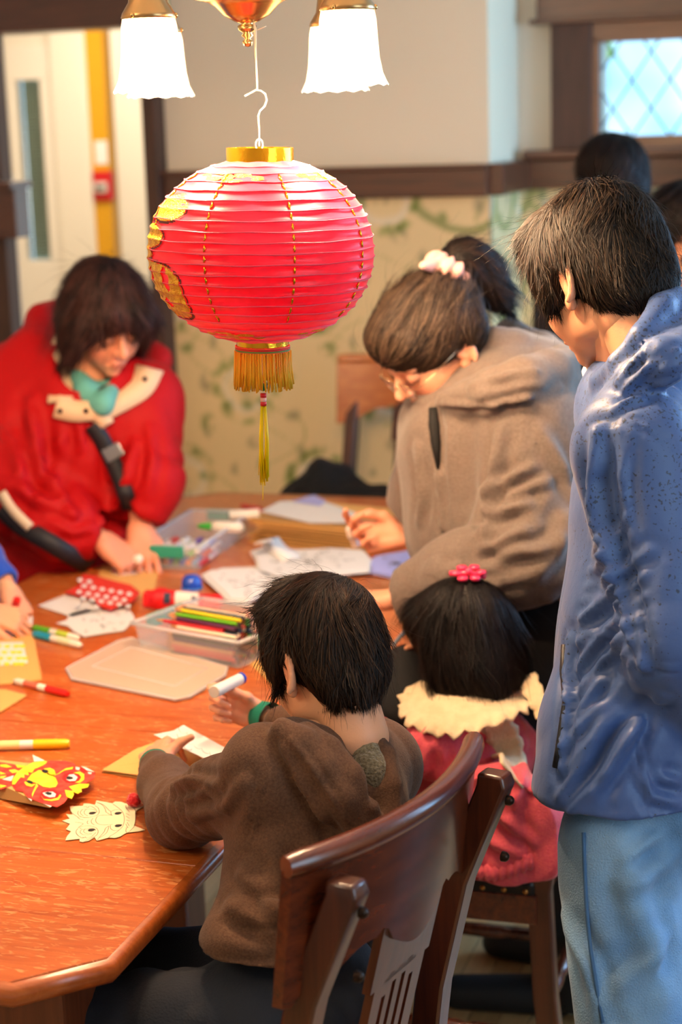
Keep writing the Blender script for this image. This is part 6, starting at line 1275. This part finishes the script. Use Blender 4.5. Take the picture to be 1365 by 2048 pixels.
# ============ the woman in the red jacket
def red_woman():
    o = np.array([-2.15,3.80,0.]); t = thing('person', 'dark-haired woman in a red jacket with beige collar flaps gluing paper', 'person', o)
    fw = CR3*.42-up3*.48-CF3*.66; hd = Head(P(212,640,4.16), fw, 1.0, up=up3*.8+CR3*.2-CF3*.4)
    nb = P(180,745,4.26); chest = P(160,860,4.30); waist = P(140,1080,4.34); hip = P(130,1260,4.40); shl = P(290,800,4.30); el = P(300,960,4.22); wl = P(280,1050,4.20); shr = P(45,760,4.34); er = P(45,985,4.20); wr = P(205,1080,4.16)
    hl = hand_vol(wl, -CF3*.55+CR3*.1-up3*.8, CF3*-.6+up3*.6, .95, -1, [(10,25,15),(12,25,15),(14,25,18),(16,28,18)], h=.003)
    hr = hand_vol(wr, CR3*.75-up3*.6-CF3*.2, up3*.8-CF3*.4, .95, -1, [(45,40,20),(50,55,30),(55,60,35),(58,60,35)], h=.003)
    legs = [(hip+CR3*.09, np.array([-2.10,3.72,.45]), np.array([-2.12,3.72,.08])), (hip-CR3*.09, np.array([-2.28,3.66,.45]), np.array([-2.3,3.66,.08]))]
    limbs = [([hd.T(0,-.03,-.05),nb,chest,waist,hip],[.05,.055,.09,.10,.11]), ([shl,el,wl],[.035,.03,.022]), ([shr,er,wr],[.035,.03,.022])]+[([a,b,c],[.07,.05,.035]) for a,b,c in legs]
    hd.nb = nb; body_mesh(t, o, hd, '#dd9672', limbs, [hl, hr]); hd.features(t, o)
    rm_ = mat('jacket_red', '#a80206', .65, bump=.25, bscale=40, spec=.25)
    v = Vol((-2.6,3.4,.60), (-1.50,4.25,1.50), .0085)
    v.chain([nb-(0,0,.06), chest, waist, hip-(0,0,.15)], [.12,.165,.18,.20], .06, flat=CF3, fl=.85); v.cone(shl, nb-(0,0,.06), .09, .09, .06); v.cone(shr, nb-(0,0,.06), .095, .09, .06)
    v.chain([shl,el],[.088,.082],.04); v.chain([el,wl+(el-wl)*.10],[.082,.058],.03); v.chain([shr,er],[.10,.105],.04); v.chain([er,P(130,1050,4.16),wr+(er-wr)*.08],[.105,.088,.062],.03)
    u1 = (wl-el)/np.linalg.norm(wl-el); v.cut(wl-u1*.01, u1, .10); u2 = wr-P(130,1050,4.16); u2 /= np.linalg.norm(u2); v.cut(wr-u2*.0, u2, .10)
    v.cut((0,0,.66),(0,0,-1))
    # hood behind the head
    hp = [P(70,780,4.25), P(62,700,4.32), P(85,640,4.42), P(150,620,4.50), P(250,660,4.50), P(310,720,4.42), P(305,780,4.30)]; v.chain(hp, [.04,.045,.042,.035,.035,.035,.03], .03); v.chain([P(95,740,4.30),P(110,690,4.38)],[.045,.05],.03)
    v.cone(nb+(0,0,.12)-CF3*.05, nb-(0,0,.03)-CF3*.05, .085, .06, .02, op='sub')
    v0 = v
    def fn(V, N):
        V = softfold(V, N, .009, 8, 5, direction=up3); V = ripples(V, N, er, wr, .010, .06, .4, .5, 3, .18); V = ripples(V, N, shl, el, .008, .06, .8, .4, 4, .16)
        return creases(V, N, [([(55,800),(75,900),(120,990)],.016,.020), ([(125,880),(120,960),(150,1020)],.014,.016), ([(210,870),(215,960),(210,1040)],.008,.014), ([(265,880),(250,960),(240,1020)],.014,.016), ([(10,960),(80,990),(150,1030)],.016,.016), ([(90,1030),(150,1070),(190,1050)],.012,.012), ([(300,850),(310,920),(290,990)],.012,.010), ([(165,850),(170,900)],.01,.01), ([(30,870),(50,960)],.016,.014)])
    garment('jacket', t, o, v, rm_, fn)
    bg_ = mat('flap_beige', '#d9b894', .75, bump=.2, bscale=60)
    def ribbon(nm, mt, pts, w0, th=.006):
        pts = smoothline(pts, 5); k = len(pts); V = []; 
        for i, p in enumerate(pts):
            tt = pts[min(i+1,k-1)]-pts[max(i-1,0)]; sd = np.cross(tt, CM[:,2]); sd /= np.linalg.norm(sd); w_ = w0 if np.isscalar(w0) else w0[0]+(w0[1]-w0[0])*i/(k-1); V += [p-sd*w_-o, p-o+CM[:,2]*.004, p+sd*w_-o]
        ob = MB().add(V, [[3*i+j, 3*i+j+1, 3*i+j+4, 3*i+j+3] for i in range(k-1) for j in range(2)]).build(nm, mt, t, smooth=True); sm = ob.modifiers.new('s','SOLIDIFY'); sm.thickness = th; return ob
    ribbon('collar_flap', bg_, [on(v0,x,y,.010,4.12) for x,y in ((122,665),(112,710),(122,755),(120,800))], (.020,.030)); ribbon('collar_flap', bg_, [on(v0,x,y,.012,4.05) for x,y in ((112,812),(150,822),(192,824),(214,852))], (.028,.020)); ribbon('collar_flap', bg_, [on(v0,x,y,.010,4.05) for x,y in ((205,828),(250,800),(285,772),(300,735))], (.018,.034))
    for x, y in ((120,822),(172,822),(290,758)): MB().lathe([(0,.004),(.005,.003),(.0065,0)], 10, TM(on(v0,x,y,.018,4.0)-o, CM)).build('snap_button', mat('snap_dark','#3a2a26',.3,.7), t, smooth=True)
    v = Vol(nb-.14, nb+.16, .005); v.chain([P(150,735,4.24),P(172,785,4.18),P(200,812,4.14)],[.022,.026,.022],.02); v.chain([P(170,765,4.26),P(212,790,4.20)],[.024,.022],.02); v.chain([P(222,780,4.2),P(210,805,4.14)],[.024,.022],.02)
    garment('teal_shirt', t, o, v, mat('shirt_teal', '#5fa79c', .8), lambda V, N: softfold(V, N, .004, 20, 2))
    v = v0; sb_ = mat('strap_black', '#17151a', .6); ribbon('bag_strap', sb_, [on(v,215,750,.006,4.1),on(v,208,780,.006,4.05),on(v,203,812,.008,4.02)], .018, .004); ribbon('bag_strap', sb_, [on(v,x,y,.006,4.05) for x,y in ((185,850),(205,880),(222,915),(240,955),(252,990),(262,1020))], .020, .004); ribbon('bag_strap', sb_, [on(v,x,y,.006,4.1) for x,y in ((2,1015),(40,1050),(90,1080),(140,1110),(180,1135))], .022, .006)
    ribbon('bag_edge', mat('strap_cream','#cdb898',.7), [on(v,x,y,.012,4.1) for x,y in ((2,985),(25,1020),(60,1055))], .012, .004)
    MB().box((0,0,0), (.046,.006,.034), .003, TM(on(v0,226,905,.010,4.0)-o, CM@_rz(.5)@_rx(PI/2))).build('strap_buckle', mat('buckle_grey','#6a6a70',.3,.5), t)
    tr = mat('trousers_black', '#0d0b0d', .85); v = Vol((-2.55,3.4,.03), (-1.85,4.1,.85), .01)
    for a,b,c in legs: v.chain([a,b,c],[.11,.085,.06],.02)
    garment('trousers', t, o, v, tr)
    sm_ = mat('shoe_dark', '#15161a', .6)
    for a,b,c in legs: shoe(t, o, (c[0],c[1]+.04,0), (c[0]+.08,c[1]-.14,0), sm_)
    def shell(v, h_):
        E_(v,h_,(0,-.014,.046),(.094,.112,.100)); E_(v,h_,(0,-.05,-.02),(.096,.075,.085),.03); E_(v,h_,(0,.065,.065),(.074,.042,.046),.02)
        for x in (-1,1): E_(v,h_,(x*.086,.005,-.015),(.030,.050,.070),.02); E_(v,h_,(x*.082,.050,.020),(.022,.030,.045),.02)
        E_(v,h_,(0,.145,-.040),(.082,.080,.105),.006,'sub'); v.cut(h_.T(0,-.05,-.09), h_.R@np.array([0,-.3,-1.0]), None, .006)
    hair(t, o, hd, shell, '#120a0a', '#4a2a24', 6000, .13, whorl=(.0,-.02,.14), down=.8, seed=51, wid=.0022, flying=.03, low=.2)
    g = thing('glue_stick', 'small white glue stick in the hands of the woman in the red jacket', 'glue', P(277,1118,4.10)); MB().lathe([(0,-.014),(.009,-.013),(.010,.012),(0,.014)], 14, TM((0,0,0), CM@_rz(.5))).build('tube', mwhite, g, smooth=True); MB().lathe([(.0106,.004),(.0108,.015),(0,.016)], 14, TM((0,0,0), CM@_rz(.5))).build('cap', mat('cap_cream','#e8dcc8',.4), g, smooth=True)
red_woman()
# ============ the child in blue at the left edge
def blue_child():
    o = np.array([-2.2,3.05,0.]); t = thing('person', 'child in a bright blue fleece at the left edge, only arms in view', 'person', o)
    hd = Head(P(-105,880,3.85), CR3*.75-up3*.6, .90, up=up3*.8+CR3*.5); nb = P(-150,985,3.9); chest = P(-165,1100,3.92); hip = P(-190,1400,3.95); shl = P(-95,1050,3.95); el = P(-50,1130,3.90); wl = P(18,1180,3.86); shr = P(-160,1060,3.75); er = P(-110,1230,3.65); wr = P(-30,1222,3.66)
    hl = hand_vol(wl, CR3*.35-up3*.62-CF3*.45, up3*.75+CR3*.35-CF3*.3, .78, -1, [(15,30,20),(10,30,20),(12,30,20),(20,30,20)], h=.0024, spread=.09)
    hr = hand_vol(wr, CR3*.9-up3*.3, up3*.8-CF3*.5, .78, 1, [(40,50,30)]*4, h=.0024)
    limbs = [([hd.T(0,-.03,-.05),nb,chest,hip],[.045,.05,.08,.09]), ([shl,el,wl],[.03,.025,.02]), ([shr,er,wr],[.03,.025,.02]), ([hip,hip+(0,0,-.3),[hip[0],hip[1],.08]],[.08,.05,.04])]
    hd.nb = nb; body_mesh(t, o, hd, '#e6a880', limbs, [hl, hr]); hd.features(t, o)
    v = Vol((-2.5,2.7,.6), (-1.7,3.5,1.3), .007); v.chain([nb-(0,0,.04),chest,hip],[.08,.12,.13],.04); v.chain([shl,el,wl+(el-wl)*.05],[.065,.060,.042],.03); v.chain([shr,er,wr+(er-wr)*.1],[.065,.055,.036],.03); v.cone(shl,nb-(0,0,.04),.06,.06,.04)
    u1 = (wl-el)/np.linalg.norm(wl-el); v.cut(wl-u1*.012, u1, .08); v.cone(wl-u1*.03, wl+u1*.01, .026, .036, .004, op='sub')
    garment('fleece', t, o, v, mat('fleece_blue', '#0d46b0', .8, sheen=.4, bump=.4, bscale=200), lambda V, N: ripples(softfold(V, N, .005, 14, 3), N, shl, wl, .005, .04, .7, .3, 2, .1))
    v = Vol((-2.55,2.75,.03), (-1.95,3.4,.8), .01); v.chain([hip+(0,0,-.02),hip+(0,0,-.3),[hip[0],hip[1],.1]],[.13,.11,.09],.02); garment('trousers', t, o, v, mat('trousers_navy','#1a2438',.85)); shoe(t, o, (hip[0],hip[1],0), (hip[0]+.14,hip[1]-.03,0), mat('shoe_dark', '#15161a', .6), .8)
    def shell(v, h_):
        E_(v,h_,(0,-.014,.042),(.086,.106,.092)); E_(v,h_,(0,-.05,-.01),(.078,.06,.075),.02); E_(v,h_,(0,.135,-.030),(.10,.065,.085),.006,'sub')
    hair(t, o, hd, shell, '#0c0808', '#2e2018', 1500, .09, seed=61, wid=.0018)
    marker('red marker gripped by the child in the blue fleece', ZP(22,1232,TZ+.01), P(36,1196,3.76), mat('cap_d81c14','#d81c14',.35), mat('marker_red','#c43020',.4), r=.008)
blue_child()
# ============ two people far behind on the right
def bystander(label, headpx, d, az, coat, coatn, seed, hairspec=0):
    c = P(*headpx, d); o = np.array([c[0]+.05, c[1]+.02, 0]); t = thing('person', label, 'person', o); hd = Head(c, dirv(az, 10), 1.0); F_ = dirv(az); nb = c-(0,0,.17)-F_*.05; hip = np.array([nb[0],nb[1],.90]); rt = np.cross(F_, up3); shl, shr = nb-rt*.17-(0,0,.06), nb+rt*.17-(0,0,.06)
    arms = [(s_, s_-(0,0,.29)+F_*.02, s_-(0,0,.50)+F_*.14) for s_ in (shl, shr)]; hs = [hand_vol(a[2], F_*.5-up3*.8, k*rt, .95, k, [(20,25,15)]*4, h=.004) for a, k in ((arms[0],-1),(arms[1],1))]
    legs = [(hip+rt*k*.09, np.array([hip[0],hip[1],.48])+rt*k*.1, np.array([hip[0],hip[1],.09])+rt*k*.11) for k in (-1,1)]
    hd.nb = nb; body_mesh(t, o, hd, '#d89a74', [([c-(0,0,.05),nb,nb-(0,0,.25),hip],[.05,.055,.11,.12])]+[(list(a),[.035,.03,.022]) for a in arms]+[(list(l),[.07,.05,.035]) for l in legs], hs); hd.features(t, o)
    v = Vol(hip-(.4,.4,.15), nb+(.4,.4,.15), .011); v.chain([nb-(0,0,.08),nb-(0,0,.25),hip-(0,0,.05)],[.11,.155,.16],.05,flat=F_,fl=.85)
    for a in arms: v.chain([a[0],a[1],a[2]*.9+a[1]*.1],[.08,.068,.05],.03); v.cone(a[0],nb-(0,0,.05),.075,.07,.04)
    garment('coat', t, o, v, mat(coatn, coat, .8, bump=.3, bscale=80), lambda V, N: softfold(V, N, .008, 9, seed))
    v = Vol(np.array([hip[0]-.3,hip[1]-.3,.03]), np.array([hip[0]+.3,hip[1]+.3,1.0]), .012)
    for l in legs: v.chain(list(l),[.10,.08,.065],.02)
    garment('trousers', t, o, v, mat('trousers_dark','#16161c',.85))
    for l in legs: shoe(t, o, tuple(l[2][:2])+(0,), tuple((l[2]+F_*.15)[:2])+(0,), mat('shoe_dark', '#15161a', .6))
    def shell(v, h_):
        E_(v,h_,(0,-.014,.044),(.088,.108,.094)); E_(v,h_,(0,-.05,-.01),(.080,.065,.085),.02)
        if hairspec: E_(v,h_,(0,-.05,-.07),(.085,.055,.10),.03)
        E_(v,h_,(0,.140,-.030),(.085,.068,.085),.006,'sub')
    hair(t, o, hd, shell, '#0a0708', '#2a1c18', 1500, .10, seed=seed, wid=.003, h=.005)
bystander('person with dark hair standing farthest back, head just under the leaded window', (1222,372), 4.7, 20, '#15131a', 'coat_dark', 71)
bystander('person with long dark hair and dark coat at the right edge behind the man', (1372,478), 4.2, 60, '#131219', 'coat_navy', 81, 1)
